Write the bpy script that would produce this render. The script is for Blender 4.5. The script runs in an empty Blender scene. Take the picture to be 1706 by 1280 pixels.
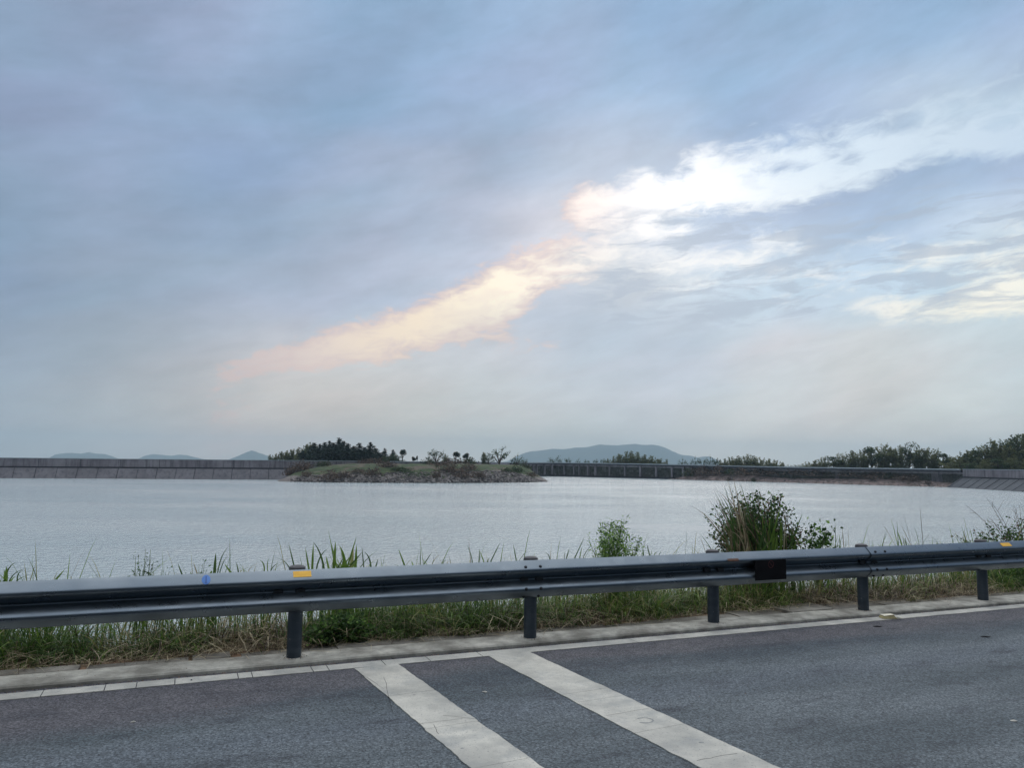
import bpy, math, random
import numpy as np
from mathutils import Vector, Matrix
random.seed(7); np.random.seed(7)
S = bpy.context.scene
R = math.radians

# ------------------------------------------------------------------ camera
F = 1281.0; PITCH = math.atan(133.5/F); ROLL = 0.0125; EYE = 1.6
camd = bpy.data.cameras.new('camera'); cam = bpy.data.objects.new('camera', camd)
S.collection.objects.link(cam); S.camera = cam
camd.sensor_width = 36; camd.lens = 36*F/1706; camd.clip_start = .1; camd.clip_end = 40000
CM = Matrix.Rotation(math.pi/2+PITCH, 3, 'X') @ Matrix.Rotation(ROLL, 3, 'Z')
cam.matrix_world = Matrix.Translation((0, 0, EYE)) @ CM.to_4x4()
CMn = np.array(CM)

# ------------------------------------------------------------------ view
S.view_settings.view_transform = 'Standard'; S.view_settings.look = 'None'
S.view_settings.exposure = 0.0; S.view_settings.gamma = 1
S.render.engine = 'CYCLES'
S.cycles.max_bounces = 8; S.cycles.transparent_max_bounces = 16; S.cycles.volume_bounces = 1
S.cycles.use_denoising = True; S.cycles.sample_clamp_indirect = 6

# survey helpers: measured lines of sight, used to lay out real positions on the ground
def ray(x, y): return CMn @ np.array([(x-853)/F, -(y-640)/F, -1.0])
def proj(p):
    v = CMn.T @ (np.array(p, float)-np.array([0, 0, EYE])); return 853+F*v[0]/-v[2], 640-F*v[1]/-v[2]
def ground(x, y, z=0.0):
    d = ray(x, y); t = (z-EYE)/d[2]; return np.array([0, 0, EYE])+t*d
def atdist(x, y, dist):          # point seen at (x,y) standing dist metres north of the camera
    d = ray(x, y); return np.array([0, 0, EYE])+d*(dist/d[1])
KO = np.array([0.192, 7.177, 0.0]); KD = np.array([.922, .3872, 0]); KN = np.array([-.3872, .922, 0])
KA = math.atan2(.3872, .922)
def at(x, y, n):                 # (along, z) on the upright plane parallel to the rail at offset n
    r = ray(x, y); s = (n+KO@KN)/(r@KN); q = s*r
    return float((q-KO)@KD), float(EYE+s*r[2])
def K(t, n, z=0.0): return KO+t*KD+n*KN+np.array([0, 0, z])
def lin(c):
    return tuple(((v/255)/12.92 if v/255 <= .04045 else ((v/255+.055)/1.055)**2.4) for v in c)

# ------------------------------------------------------------------ sky
class NT:
    def __init__(s, tree): s.t = tree; s.n = tree.nodes; s.l = tree.links
    def new(s, k, **kw):
        n = s.n.new(k)
        for a, b in kw.items(): setattr(n, a, b)
        return n
    def put(s, sock, v):
        if isinstance(v, bpy.types.NodeSocket): s.l.new(v, sock)
        elif v is not None: sock.default_value = v
    def m(s, op, a, b=None, c=None, clamp=False):
        n = s.new('ShaderNodeMath', operation=op); n.use_clamp = clamp
        s.put(n.inputs[0], a); s.put(n.inputs[1], b)
        if c is not None: s.put(n.inputs[2], c)
        return n.outputs[0]
    def rng(s, v, a, b, c=0.0, d=1.0, kind='LINEAR'):
        n = s.new('ShaderNodeMapRange', interpolation_type=kind)
        s.put(n.inputs[0], v); n.inputs[1].default_value = a; n.inputs[2].default_value = b
        n.inputs[3].default_value = c; n.inputs[4].default_value = d
        return n.outputs[0]
    def mix(s, f, a, b, blend='MIX'):
        n = s.new('ShaderNodeMix', data_type='RGBA', blend_type=blend)
        s.put(n.inputs[0], f)
        for i, v in ((6, a), (7, b)):
            if isinstance(v, (tuple, list)): v = tuple(v)+((1.0,) if len(v) == 3 else ())
            s.put(n.inputs[i], v)
        return n.outputs[2]
    def mixf(s, f, a, b):
        n = s.new('ShaderNodeMix', data_type='FLOAT')
        s.put(n.inputs[0], f); s.put(n.inputs[2], a); s.put(n.inputs[3], b)
        return n.outputs[0]
    def noise(s, vec, scale, detail=5, rough=.55, dist=0.0, kind='FBM'):
        n = s.new('ShaderNodeTexNoise'); s.put(n.inputs['Vector'], vec)
        n.inputs['Scale'].default_value = scale; n.inputs['Detail'].default_value = detail
        n.inputs['Roughness'].default_value = rough; n.inputs['Distortion'].default_value = dist
        return n.outputs[0]
    def xyz(s, a, b, c):
        n = s.new('ShaderNodeCombineXYZ')
        for i, v in enumerate((a, b, c)): s.put(n.inputs[i], v)
        return n.outputs[0]
    def sep(s, v):
        n = s.new('ShaderNodeSeparateXYZ'); s.put(n.inputs[0], v); return n.outputs
    def ramp(s, f, stops, interp='LINEAR'):
        n = s.new('ShaderNodeValToRGB'); cr = n.color_ramp; cr.interpolation = interp
        s.put(n.inputs[0], f)
        while len(cr.elements) > 1: cr.elements.remove(cr.elements[0])
        cr.elements[0].position = stops[0][0]; cr.elements[0].color = tuple(stops[0][1])+(1,)
        for p, c in stops[1:]:
            e = cr.elements.new(p); e.color = tuple(c)+(1,)
        return n.outputs[0]

SUN_AZ, SUN_EL = R(12), R(19.7)
w = bpy.data.worlds.new('World'); S.world = w; w.use_nodes = True
T = NT(w.node_tree); T.n.clear()
tc = T.new('ShaderNodeTexCoord')
dx, dy, dz = T.sep(tc.outputs['Generated'])
az = T.m('MULTIPLY', T.m('ARCTAN2', dx, dy), 57.29578)
el = T.m('MULTIPLY', T.m('ARCSINE', dz), 57.29578)

# colours of the overcast (sRGB as the eye meets them), by bearing and height
BASE = [  # px, py, colour
 (0,70,(141,165,190)),(80,50,(147,164,191)),(200,60,(148,163,190)),(320,50,(155,170,199)),(430,60,(158,178,205)),(540,70,(143,172,203)),(650,70,(143,172,202)),(800,70,(156,179,210)),(950,70,(156,179,208)),(1100,70,(146,176,210)),(1250,70,(151,181,212)),(1400,60,(147,179,211)),(1550,60,(145,176,209)),(1690,70,(160,181,211)),(1590,110,(172,196,220)),
 (0,170,(141,157,186)),(80,170,(149,162,191)),(200,170,(147,167,196)),(400,170,(151,171,199)),(500,160,(146,170,200)),(600,170,(141,171,202)),(700,170,(151,174,205)),(900,170,(160,181,212)),(1050,170,(161,186,215)),(1200,160,(152,182,215)),(1330,150,(156,183,215)),(1430,150,(172,194,220)),(1520,160,(186,208,228)),(1620,160,(197,218,233)),(1700,190,(192,212,230)),
 (0,270,(140,160,185)),(200,270,(150,168,195)),(400,270,(146,166,198)),(550,270,(153,173,200)),(700,280,(168,182,204)),(850,260,(160,182,208)),(960,270,(188,198,215)),(1060,255,(186,198,218)),(780,310,(176,186,206)),
 (0,370,(138,160,185)),(200,370,(146,166,190)),(400,370,(147,169,195)),(550,370,(163,180,201)),(700,370,(171,183,205)),(880,370,(186,192,206)),
 (950,390,(214,212,218)),(1000,410,(224,224,228)),(1080,405,(208,214,224)),(1180,395,(188,200,218)),(1200,365,(170,190,216)),(1300,360,(168,190,218)),(1290,385,(192,206,222)),(1400,335,(162,188,220)),(1450,355,(165,190,220)),(1550,290,(160,186,218)),(1640,285,(162,187,218)),(1706,285,(168,190,220)),(1600,330,(186,207,227)),(1230,372,(163,181,206)),(1280,352,(162,181,207)),(1340,352,(160,180,207)),(1400,345,(160,180,208)),(1450,325,(159,180,208)),(1500,305,(158,180,208)),(1600,278,(160,181,209)),(1670,270,(162,183,211)),(1350,375,(165,184,208)),(1430,368,(167,186,210)),(1700,340,(206,220,232)),(1540,370,(178,200,224)),(1640,380,(206,220,230)),(1706,400,(214,226,233)),(1400,400,(178,200,222)),(1450,430,(186,205,222)),(1350,430,(192,208,223)),(1250,420,(206,214,224)),(1120,440,(208,212,220)),
 (0,470,(136,156,182)),(200,470,(150,168,188)),(400,470,(160,175,195)),(550,470,(172,182,200)),(750,430,(182,189,205)),(930,500,(185,193,206)),(1040,465,(192,198,208)),(1120,500,(194,204,216)),(1240,490,(193,208,223)),(1350,490,(186,203,221)),(1440,475,(190,206,221)),(1550,460,(185,205,220)),(1660,440,(218,225,228)),
 (0,570,(140,158,184)),(100,570,(146,161,180)),(300,570,(158,169,185)),(420,570,(175,179,190)),(560,640,(187,189,194)),(650,590,(188,195,204)),(800,590,(186,195,206)),(1000,570,(180,198,218)),(1150,570,(181,199,222)),(1300,570,(205,212,222)),(1450,570,(205,212,216)),(1600,570,(196,211,220)),
 (0,670,(141,160,187)),(100,670,(150,165,182)),(250,670,(161,172,185)),(400,660,(184,182,188)),(500,660,(187,186,187)),(650,680,(182,186,190)),(800,670,(179,192,204)),(950,670,(176,192,211)),(1100,670,(176,191,214)),(1300,670,(185,198,212)),(1500,670,(184,200,210)),(1700,670,(180,198,212)),
 (0,750,(150,163,178)),(200,745,(164,172,184)),(400,745,(174,178,186)),(600,745,(178,183,189)),(900,740,(178,189,199)),(1200,740,(182,194,205)),(1500,740,(183,195,206)),(1706,740,(185,197,207))]
bp = np.array([b[:2] for b in BASE], float); bc = np.array([b[2] for b in BASE], float)
AX = [(470, 600), (830, 480), (960, 390), (1120, 400), (1300, 430), (1650, 440)]
def seg_d(px, py, x1, y1, x2, y2):
    ex, ey = x2-x1, y2-y1; t = max(0, min(1, ((px-x1)*ex+(py-y1)*ey)/(ex*ex+ey*ey))); return math.hypot(px-x1-t*ex, py-y1-t*ey)
def base_rgb(px, py):
    px = min(max(px, -60), 1766); py = min(max(py, -40), 770)
    d2 = ((bp[:, 0]-px)/110)**2+((bp[:, 1]-py)/62)**2
    ww = np.exp(-d2*1.6)+1e-12; c = np.array(lin((ww[:, None]*bc).sum(0)/ww.sum()))
    d = min(seg_d(px, py, *AX[i], *AX[i+1]) for i in range(len(AX)-1)); bank = math.exp(-((px-1430)/260)**2-((py-335-(1430-px)*.18)/45)**2)
    return tuple(c*(1.05+.17*math.exp(-(d/105)**2)*(1-.9*bank)))
GAP = [(380,612,(192,186,194)),(440,597,(218,203,200)),(500,582,(238,218,206)),(560,565,(247,228,206)),(680,535,(252,232,206)),(800,500,(255,240,214)),(850,460,(255,244,220)),(950,420,(255,246,236)),
 (950,345,(255,228,216)),(1010,330,(255,250,245)),(1100,320,(255,255,255)),(1200,320,(255,255,255)),(1150,270,(238,242,248)),(1300,250,(222,236,250)),(1450,230,(214,230,244)),(1600,190,(206,222,236)),(1700,230,(200,218,236)),(1320,310,(226,240,250)),
 (1060,390,(252,252,254)),(1110,400,(250,251,254)),(1150,435,(255,254,252)),(1200,440,(255,254,252)),(1250,430,(255,255,253)),(1300,400,(244,248,252)),(1340,455,(240,244,248)),(1150,480,(236,240,244)),(1000,470,(255,250,240)),(1420,460,(238,240,240)),(1560,430,(252,252,248)),(1560,505,(255,250,232)),(1680,490,(255,252,238)),(1290,500,(236,236,236)),(850,570,(214,214,212))]
gp = np.array([b[:2] for b in GAP], float); gc = np.array([b[2] for b in GAP], float)
def gap_rgb(px, py):
    d2 = ((gp[:, 0]-px)/90)**2+((gp[:, 1]-py)/60)**2
    ww = np.exp(-d2)+1e-7; c = np.array(lin((ww[:, None]*gc).sum(0)/ww.sum()))
    hot = math.exp(-((px-1120)/130)**2-((py-325)/55)**2)+.5*math.exp(-((px-830)/120)**2-((py-470)/60)**2)
    return tuple(c*(1.1+.3*hot))
# breaks in the cloud: signed outlines (strength, softness, polygon)
POLY = [
 (1.0, 13, [(372,616),(430,597),(500,575),(560,550),(640,528),(700,512),(745,494),(795,470),(812,450),(833,441),(900,440),(960,420),(1022,410),(1040,425),(1022,440),(985,455),(925,468),(884,488),(872,508),(845,532),(790,550),(700,574),(610,598),(520,604),(440,612),(372,628)]),
 (.6, 14, [(833,441),(860,415),(905,400),(960,396),(1010,392),(1030,405),(1000,425),(930,435)]),
 (1.0, 12, [(943,344),(956,316),(1043,318),(1048,293),(1068,285),(1104,298),(1140,293),(1135,262),(1150,249),(1201,249),(1237,242),(1278,231),(1345,226),(1421,224),(1473,215),(1549,205),(1620,200),(1780,190),(1780,252),(1703,257),(1672,254),(1636,262),(1601,260),(1565,262),(1524,275),(1493,290),(1437,311),(1386,316),(1355,331),(1340,344),(1294,343),(1263,352),(1222,348),(1191,343),(1166,352),(1140,359),(1120,362),(1079,359),(1058,353),(1033,364),(1002,378),(956,374)]),
 (.45, 30, [(1237,242),(1345,214),(1421,206),(1473,185),(1549,160),(1640,145),(1780,130),(1780,250),(1500,250),(1350,250)]),
 (.95, 10, [(1012,380),(1040,370),(1080,366),(1125,372),(1150,384),(1120,396),(1070,396),(1030,392)]),
 (.95, 9, [(1060,424),(1110,420),(1170,422),(1230,418),(1262,408),(1280,420),(1270,440),(1240,452),(1190,444),(1150,452),(1120,452),(1080,440)]),
 (.8, 9, [(1250,402),(1262,388),(1300,386),(1345,394),(1335,412),(1290,414)]),
 (.7, 8, [(1100,482),(1112,470),(1150,470),(1192,466),(1195,480),(1150,490)]),
 (.8, 8, [(1262,444),(1300,440),(1340,450),(1390,458),(1370,468),(1330,462),(1300,458)]),
 (.7, 7, [(1275,500),(1290,498),(1315,505),(1318,514),(1296,508)]),
 (.55, 7, [(1418,402),(1440,392),(1490,396),(1495,408),(1470,412),(1440,408)]),
 (.95, 9, [(1490,436),(1530,420),(1565,412),(1605,416),(1616,430),(1580,440),(1540,446),(1500,444)]),
 (1.0, 10, [(1418,518),(1450,508),(1490,494),(1513,490),(1520,500),(1570,500),(1614,488),(1600,474),(1640,462),(1680,455),(1780,440),(1780,524),(1706,523),(1650,530),(1600,533),(1540,530),(1498,538),(1470,528)]),
 (.5, 12, [(1380,480),(1430,478),(1460,486),(1440,494),(1400,490)]),
 (.5, 12, [(1610,440),(1640,420),(1780,400),(1780,450),(1640,465)]),
 (-.22, 28, [(905,400),(1000,372),(1180,372),(1300,400),(1450,400),(1560,360),(1680,330),(1800,330),(1800,520),(1420,520),(1280,500),(1120,492),(1000,480),(940,450)]),
 (.30, 16, [(790,565),(850,560),(930,572),(850,580)]),
]
HOLES = [
 (-.3, 14, [(1215,268),(1260,258),(1330,262),(1345,280),(1300,292),(1250,285)]),
 (-.2, 14, [(1380,262),(1430,255),(1460,265),(1420,278),(1385,275)]),
 (-.3, 10, [(1290,238),(1360,232),(1420,240),(1400,248),(1320,250)]),
 (-.5, 8, [(1440,492),(1440,484),(1500,478),(1560,478),(1600,484),(1560,492),(1500,490)]),
]
def sdf(px, py, poly):
    inside = False; best = 1e9; n = len(poly)
    for i in range(n):
        x1, y1 = poly[i]; x2, y2 = poly[(i+1) % n]
        if (y1 > py) != (y2 > py) and px < (x2-x1)*(py-y1)/(y2-y1)+x1: inside = not inside
        ex, ey = x2-x1, y2-y1; t = max(0, min(1, ((px-x1)*ex+(py-y1)*ey)/(ex*ex+ey*ey)))
        best = min(best, math.hypot(px-x1-t*ex, py-y1-t*ey))
    return best if inside else -best
def gap_field(px, py):           # about -1 deep in cloud, 0 on an edge, +1 in the clear
    v = -1.0
    for s_, soft, poly in POLY:
        xs_ = [p[0] for p in poly]; ys_ = [p[1] for p in poly]; m_ = soft*2.6
        if px < min(xs_)-m_ or px > max(xs_)+m_ or py < min(ys_)-m_ or py > max(ys_)+m_: continue
        q = max(-1, min(1, sdf(px, py, poly)/soft/2.5))
        v = max(v, -1+(q+1)*(.5+.5*s_) if s_ < 1 else q)
    for cap, soft, poly in HOLES:
        q = max(-1, min(1, sdf(px, py, poly)/soft)); q = (q+1)/2; v = v*(1-q)+min(v, cap)*q
    return v
def pix(a_, e_):
    a, e = R(a_), R(e_)
    return proj((1e5*math.sin(a)*math.cos(e), 1e5*math.cos(a)*math.cos(e), EYE+1e5*math.sin(e)))
def ramp_rows(coord_az, coord_el, els, azs, fn, pre, post):
    f = T.rng(coord_az, -180, 180); out = None
    for i, e in enumerate(els):
        st = [((a+180)/360, fn(*pix(a, e))) for a in azs]
        st = [((a+180)/360, c) for a, c in pre(e)]+st+[((a+180)/360, c) for a, c in post(e)]
        r_ = T.ramp(f, st)
        out = r_ if out is None else T.mix(T.rng(coord_el, els[i-1], e), out, r_)
    return out
# warp so that edges billow and shred
sv = T.xyz(T.m('MULTIPLY', az, .055), T.m('MULTIPLY', T.m('SUBTRACT', el, T.m('MULTIPLY', az, .22)), .15), 0.0)
wn1 = T.new('ShaderNodeTexNoise'); T.put(wn1.inputs['Vector'], sv); wn1.inputs['Scale'].default_value = 2.2; wn1.inputs['Detail'].default_value = 6; wn1.inputs['Roughness'].default_value = .6
wx, wy, wz = T.sep(wn1.outputs['Color'])
azw = T.m('ADD', az, T.m('MULTIPLY', T.m('SUBTRACT', wx, .5), 5.0))
elw = T.m('ADD', el, T.m('MULTIPLY', T.m('SUBTRACT', wy, .5), 2.2))
back = (.10, .12, .155)  # sky behind the viewer dimmed to keep upright faces dark
def side(e): return tuple(np.array(base_rgb(0 if e else 0, 400))*1.0)
els = [0, 3, 6, 9]+[10.5+1.5*i for i in range(10)]+[27, 31]
azs = [-34, -30, -26, -22, -18, -14, -10, -6.5]+[-3+2.2*i for i in range(18)]
def pre(e):
    k = base_rgb(*pix(-34, e)); return [(-179, back), (-100, tuple(.5*np.array(k)+.5*np.array(back))), (-50, k)]
def post(e):
    k = base_rgb(*pix(34, e)); return [(50, k), (100, tuple(.5*np.array(k)+.5*np.array(back))), (179, back)]
base = ramp_rows(azw, elw, els, azs, base_rgb, pre, post)
base = T.mix(1.0, base, T.xyz(T.rng(el, 0, 11, 1.64, 1), T.rng(el, 0, 11, 1.36, 1), T.rng(el, 0, 11, 1.10, 1)), 'MULTIPLY')
# overhead sky, out of view, boosted to lift the brightness of the ground
ZEN = 2.1
over = T.ramp(T.rng(az, -180, 180), [(.02, (ZEN*.58, ZEN*.60, ZEN*.64)), (.5, (ZEN*1.0, ZEN*.98, ZEN*.96)), (.98, (ZEN*.58, ZEN*.60, ZEN*.64))])
base = T.mix(T.rng(el, 33, 62, kind='SMOOTHSTEP'), base, over)
# soft mottling of the cloud base
mot = T.noise(sv, 1.6, 7, .58, .3); mot2 = T.noise(sv, 5.5, 6, .6, .2)
k1 = T.m('ADD', T.rng(mot, .25, .75, .86, 1.14), T.rng(mot2, .3, .7, -.05, .05))
pinkn = T.noise(sv, 1.1, 4, .5, .5)
tint = T.mix(T.rng(pinkn, .35, .68), (.955, 1.005, 1.015), (1.035, .99, 1.0))
base = T.mix(1.0, base, T.mix(1.0, tint, T.xyz(k1, k1, k1), 'MULTIPLY'), 'MULTIPLY')
fels = [5.5+.76*i for i in range(29)]
g3 = lambda v: (v*.5+.5,)*3
azf = T.m('ADD', az, T.m('MULTIPLY', T.m('SUBTRACT', wx, .5), 1.6)); elf = T.m('ADD', el, T.m('MULTIPLY', T.m('SUBTRACT', wy, .5), .9))
fw = ramp_rows(azf, elf, fels, [-22+29*i/29 for i in range(30)], lambda x, y: g3(gap_field(x, y)), lambda e: [(-60, g3(-1))], lambda e: [])
fe = ramp_rows(azf, elf, fels, [7+29*i/29 for i in range(30)], lambda x, y: g3(gap_field(x, y)), lambda e: [], lambda e: [(60, g3(-1))])
fld = T.mix(T.m('GREATER_THAN', azf, 7.0), fw, fe)
fl = T.m('SUBTRACT', T.m('MULTIPLY', T.sep(fld)[0], 2.0), 1.0)
sv2 = T.xyz(T.m('MULTIPLY', az, .07), T.m('MULTIPLY', T.m('SUBTRACT', el, T.m('MULTIPLY', az, .10)), .17), 3.7)
nz = T.noise(sv2, 6.5, 9, .66, .5); nz2 = T.noise(sv2, 1.7, 5, .55, .2)
fl2 = T.m('ADD', fl, T.m('ADD', T.m('MULTIPLY', T.m('SUBTRACT', nz, .5), 2.3), T.m('MULTIPLY', T.m('SUBTRACT', nz2, .5), .6)))
gmask = T.m('MULTIPLY', T.rng(fl2, -.42, .60, kind='SMOOTHSTEP'), T.rng(fl2, -.2, .7, .85, 1.0))
pmask = T.m('MULTIPLY', T.rng(fl2, -.55, .0, kind='SMOOTHSTEP'), T.rng(fld, .0, .35))
gels = [5, 8, 10.5, 13, 15.5, 18, 20.5, 23, 26]
gaz = [-24, -19, -15, -11, -7, -3, 1, 4, 7, 10, 13, 16, 20, 25, 30, 34]
gcol = ramp_rows(az, el, gels, gaz, gap_rgb, lambda e: [], lambda e: [])
west = T.rng(az, 3, 8, 1, 0)     # edges glow warm low down, to the west of the sun
rim = T.mix(west, T.mix(.5, base, gcol), lin((244, 204, 190)))
col = T.mix(T.m('MULTIPLY', pmask, T.mixf(west, .3, .55)), base, rim)
nz3 = T.noise(sv2, 4.2, 8, .64, .4); gk = T.m('MULTIPLY', gmask, T.rng(nz3, .36, .54, .80, 1.0, 'SMOOTHSTEP'))
sun_w = T.m('MULTIPLY', T.rng(T.m('ABSOLUTE', T.m('SUBTRACT', az, 11)), 3, 10, 1, 0), gmask)
col = T.mix(T.m('MAXIMUM', gk, T.m('MULTIPLY', sun_w, .85)), col, gcol)
# thin darker scud drifting in layers across the western breaks
sv3 = T.xyz(T.m('MULTIPLY', azf, .05), T.m('MULTIPLY', T.m('SUBTRACT', elf, T.m('MULTIPLY', az, .04)), .26), 8.0)
sc = T.rng(T.noise(sv3, 3.6, 9, .62, .5), .47, .60, kind='SMOOTHSTEP')
reg = T.m('MULTIPLY', T.m('MULTIPLY', T.rng(az, 1, 8, kind='SMOOTHSTEP'), T.rng(az, 55, 40)), T.m('MULTIPLY', T.rng(el, 9.0, 11.0, kind='SMOOTHSTEP'), T.rng(el, 19.5, 17.0, kind='SMOOTHSTEP')))
col = T.mix(T.m('MULTIPLY', T.m('MULTIPLY', sc, reg), .62), col, lin((176, 190, 209)))
# the clear air behind the clouds
ns = T.new('ShaderNodeTexSky', sky_type='NISHITA'); ns.sun_disc = False; ns.sun_elevation = SUN_EL; ns.sun_rotation = SUN_AZ
bgc = T.new('ShaderNodeBackground'); T.put(bgc.inputs[0], col); bgc.inputs[1].default_value = .97
bgs = T.new('ShaderNodeBackground'); T.put(bgs.inputs[0], ns.outputs[0]); bgs.inputs[1].default_value = .08
mx = T.new('ShaderNodeMixShader'); mx.inputs[0].default_value = .04
T.l.new(bgc.outputs[0], mx.inputs[1]); T.l.new(bgs.outputs[0], mx.inputs[2])
ow = T.new('ShaderNodeOutputWorld'); T.l.new(mx.outputs[0], ow.inputs[0])
w.cycles.sampling_method = 'MANUAL'; w.cycles.sample_map_resolution = 512

sd = bpy.data.lights.new('sun', 'SUN'); sd.energy = .5; sd.specular_factor = .10; sd.angle = R(30); sd.color = (1, .94, .86)
sun = bpy.data.objects.new('sun', sd); S.collection.objects.link(sun)
sdir = Vector((math.sin(SUN_AZ)*math.cos(SUN_EL), math.cos(SUN_AZ)*math.cos(SUN_EL), math.sin(SUN_EL)))
sun.rotation_euler = sdir.to_track_quat('Z', 'Y').to_euler()

# ------------------------------------------------------------------ materials
def mat(name, c1, c2=None, scale=4, rough=.8, metal=0, bump=0, bscale=None, detail=6, contrast=(.35, .65), trans=0, spec=.5, stretch=None, c3=None, s3=.6):
    m = bpy.data.materials.new(name); m.use_nodes = True; t = NT(m.node_tree)
    b = t.n['Principled BSDF']; b.inputs['Roughness'].default_value = rough; b.inputs['Metallic'].default_value = metal
    b.inputs['Specular IOR Level'].default_value = spec
    v = t.new('ShaderNodeTexCoord').outputs['Object']
    if stretch:
        mp = t.new('ShaderNodeMapping'); mp.inputs['Scale'].default_value = stretch; t.put(mp.inputs[0], v); v = mp.outputs[0]
    c = tuple(c1)+(1,)
    if c2 is not None:
        c = t.mix(t.rng(t.noise(v, scale, detail, .6), *contrast), c1, c2)
    if c3 is not None:
        c = t.mix(t.rng(t.noise(v, s3, 4, .6), .42, .66), c, c3)
    t.put(b.inputs['Base Color'], c)
    if bump:
        bn = t.new('ShaderNodeBump'); bn.inputs['Strength'].default_value = 1; bn.inputs['Distance'].default_value = bump
        t.put(bn.inputs['Height'], t.noise(v, bscale or scale, 8, .65)); t.l.new(bn.outputs[0], b.inputs['Normal'])
    if trans:
        tr = t.new('ShaderNodeBsdfTranslucent'); t.put(tr.inputs[0], c)
        mxs = t.new('ShaderNodeMixShader'); mxs.inputs[0].default_value = trans
        o = t.n['Material Output']; t.l.new(b.outputs[0], mxs.inputs[1]); t.l.new(tr.outputs[0], mxs.inputs[2]); t.l.new(mxs.outputs[0], o.inputs[0])
    return m

# ------------------------------------------------------------------ mesh tools
class MB:
    def __init__(s): s.v = []; s.f = []; s.mi = []
    def add(s, vs, fs, mi=0):
        o = len(s.v); s.v.extend([tuple(map(float, p)) for p in vs]); s.f.extend([tuple(i+o for i in f) for f in fs]); s.mi.extend([mi]*len(fs))
    def box(s, x0, x1, y0, y1, z0, z1, mi=0):
        s.add([(x, y, z) for z in (z0, z1) for y in (y0, y1) for x in (x0, x1)],
              [(0, 2, 3, 1), (4, 5, 7, 6), (0, 1, 5, 4), (2, 6, 7, 3), (0, 4, 6, 2), (1, 3, 7, 5)], mi)
    def tube(s, pts, rad, seg=6, mi=0):
        pts = [np.array(p, float) for p in pts]; rings = []
        for i, p in enumerate(pts):
            d = pts[min(i+1, len(pts)-1)]-pts[max(i-1, 0)]; d = d/(np.linalg.norm(d)+1e-9)
            a = np.cross(d, (0, 0, 1) if abs(d[2]) < .9 else (1, 0, 0)); a /= np.linalg.norm(a); b = np.cross(d, a)
            r = rad[i] if isinstance(rad, (list, tuple)) else rad
            rings.append([p+r*(math.cos(2*math.pi*k/seg)*a+math.sin(2*math.pi*k/seg)*b) for k in range(seg)])
        vs = [q for rg in rings for q in rg]; fs = []
        for i in range(len(rings)-1):
            for k in range(seg): fs.append((i*seg+k, i*seg+(k+1) % seg, (i+1)*seg+(k+1) % seg, (i+1)*seg+k))
        fs.append(tuple(range(seg))[::-1]); fs.append(tuple((len(rings)-1)*seg+k for k in range(seg)))
        s.add(vs, fs, mi)
    def lathe(s, prof, c=(0, 0, 0), seg=24, mi=0):
        vs = [(c[0]+r*math.cos(2*math.pi*k/seg), c[1]+r*math.sin(2*math.pi*k/seg), c[2]+z) for r, z in prof for k in range(seg)]
        fs = [(i*seg+k, i*seg+(k+1) % seg, (i+1)*seg+(k+1) % seg, (i+1)*seg+k) for i in range(len(prof)-1) for k in range(seg)]
        fs.append(tuple((len(prof)-1)*seg+k for k in range(seg))); fs.append(tuple(range(seg))[::-1]); s.add(vs, fs, mi)
    def blade(s, pts, width, side, mi=0, full=False):      # tapering leaf strip along pts
        n = len(pts); vs = []; side = np.array(side, float)
        for i, p in enumerate(pts[:-1]):
            u = i/(n-1); wd = width*(.55+.9*u if u < .35 else 1.0-.95*((u-.35)/.65)**1.6)*.5
            if full: wd = width*.5*(1-max(0, (u-.3)/.7)**2.2)
            vs += [np.array(p)-side*wd, np.array(p)+side*wd]
        vs.append(pts[-1]); fs = [(2*i, 2*i+1, 2*i+3, 2*i+2) for i in range(n-2)]+[(2*(n-2), 2*(n-2)+1, 2*(n-1))]
        s.add(vs, fs, mi)
    def leaf(s, p, d, ln, wd, mi=0, fold=.25):
        d = np.array(d, float); d /= np.linalg.norm(d)+1e-9
        a = np.cross(d, np.random.normal(size=3)); a /= np.linalg.norm(a)+1e-9; b = np.cross(d, a)
        p = np.array(p, float); m1 = p+d*ln*.45
        s.add([p, m1+a*wd*.5+b*wd*fold, p+d*ln, m1-a*wd*.5+b*wd*fold], [(0, 1, 2), (0, 2, 3)], mi)
    def quad(s, p, sz, mi=0, up=0.0):
        a = np.random.normal(size=3); a /= np.linalg.norm(a); b = np.cross(a, np.random.normal(size=3)+np.array([0, 0, up])); b /= np.linalg.norm(b)+1e-9
        p = np.array(p, float); k = random.uniform(.35, .6)
        s.add([p-a*sz*.5, p+b*sz*k*.5, p+a*sz*.5, p-b*sz*k*.5], [(0, 1, 2, 3)], mi)
    def mesh(s, name, mats, smooth=False):
        me = bpy.data.meshes.new(name); me.from_pydata(s.v, [], s.f)
        for m_ in (mats if isinstance(mats, (list, tuple)) else [mats]): me.materials.append(m_)
        me.polygons.foreach_set('material_index', s.mi)
        if smooth: me.polygons.foreach_set('use_smooth', [True]*len(s.f))
        me.update(); return me
    def obj(s, name, mats, parent=None, smooth=False): return link(name, s.mesh(name, mats, smooth), parent)
def link(name, me, parent=None):
    o = bpy.data.objects.new(name, me); S.collection.objects.link(o)
    if parent is not None: o.parent = parent
    return o
def tag(o, label=None, cat=None, group=None, kind=None):
    for k, v in (('label', label), ('category', cat), ('group', group), ('kind', kind)):
        if v: o[k] = v
    return o
def empty(name, loc=(0, 0, 0), rz=0):
    o = bpy.data.objects.new(name, None); S.collection.objects.link(o); o.location = loc; o.rotation_euler = (0, 0, rz); o.empty_display_size = .2; return o
def kplace(o): o.location = KO; o.rotation_euler = (0, 0, KA); return o
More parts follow.
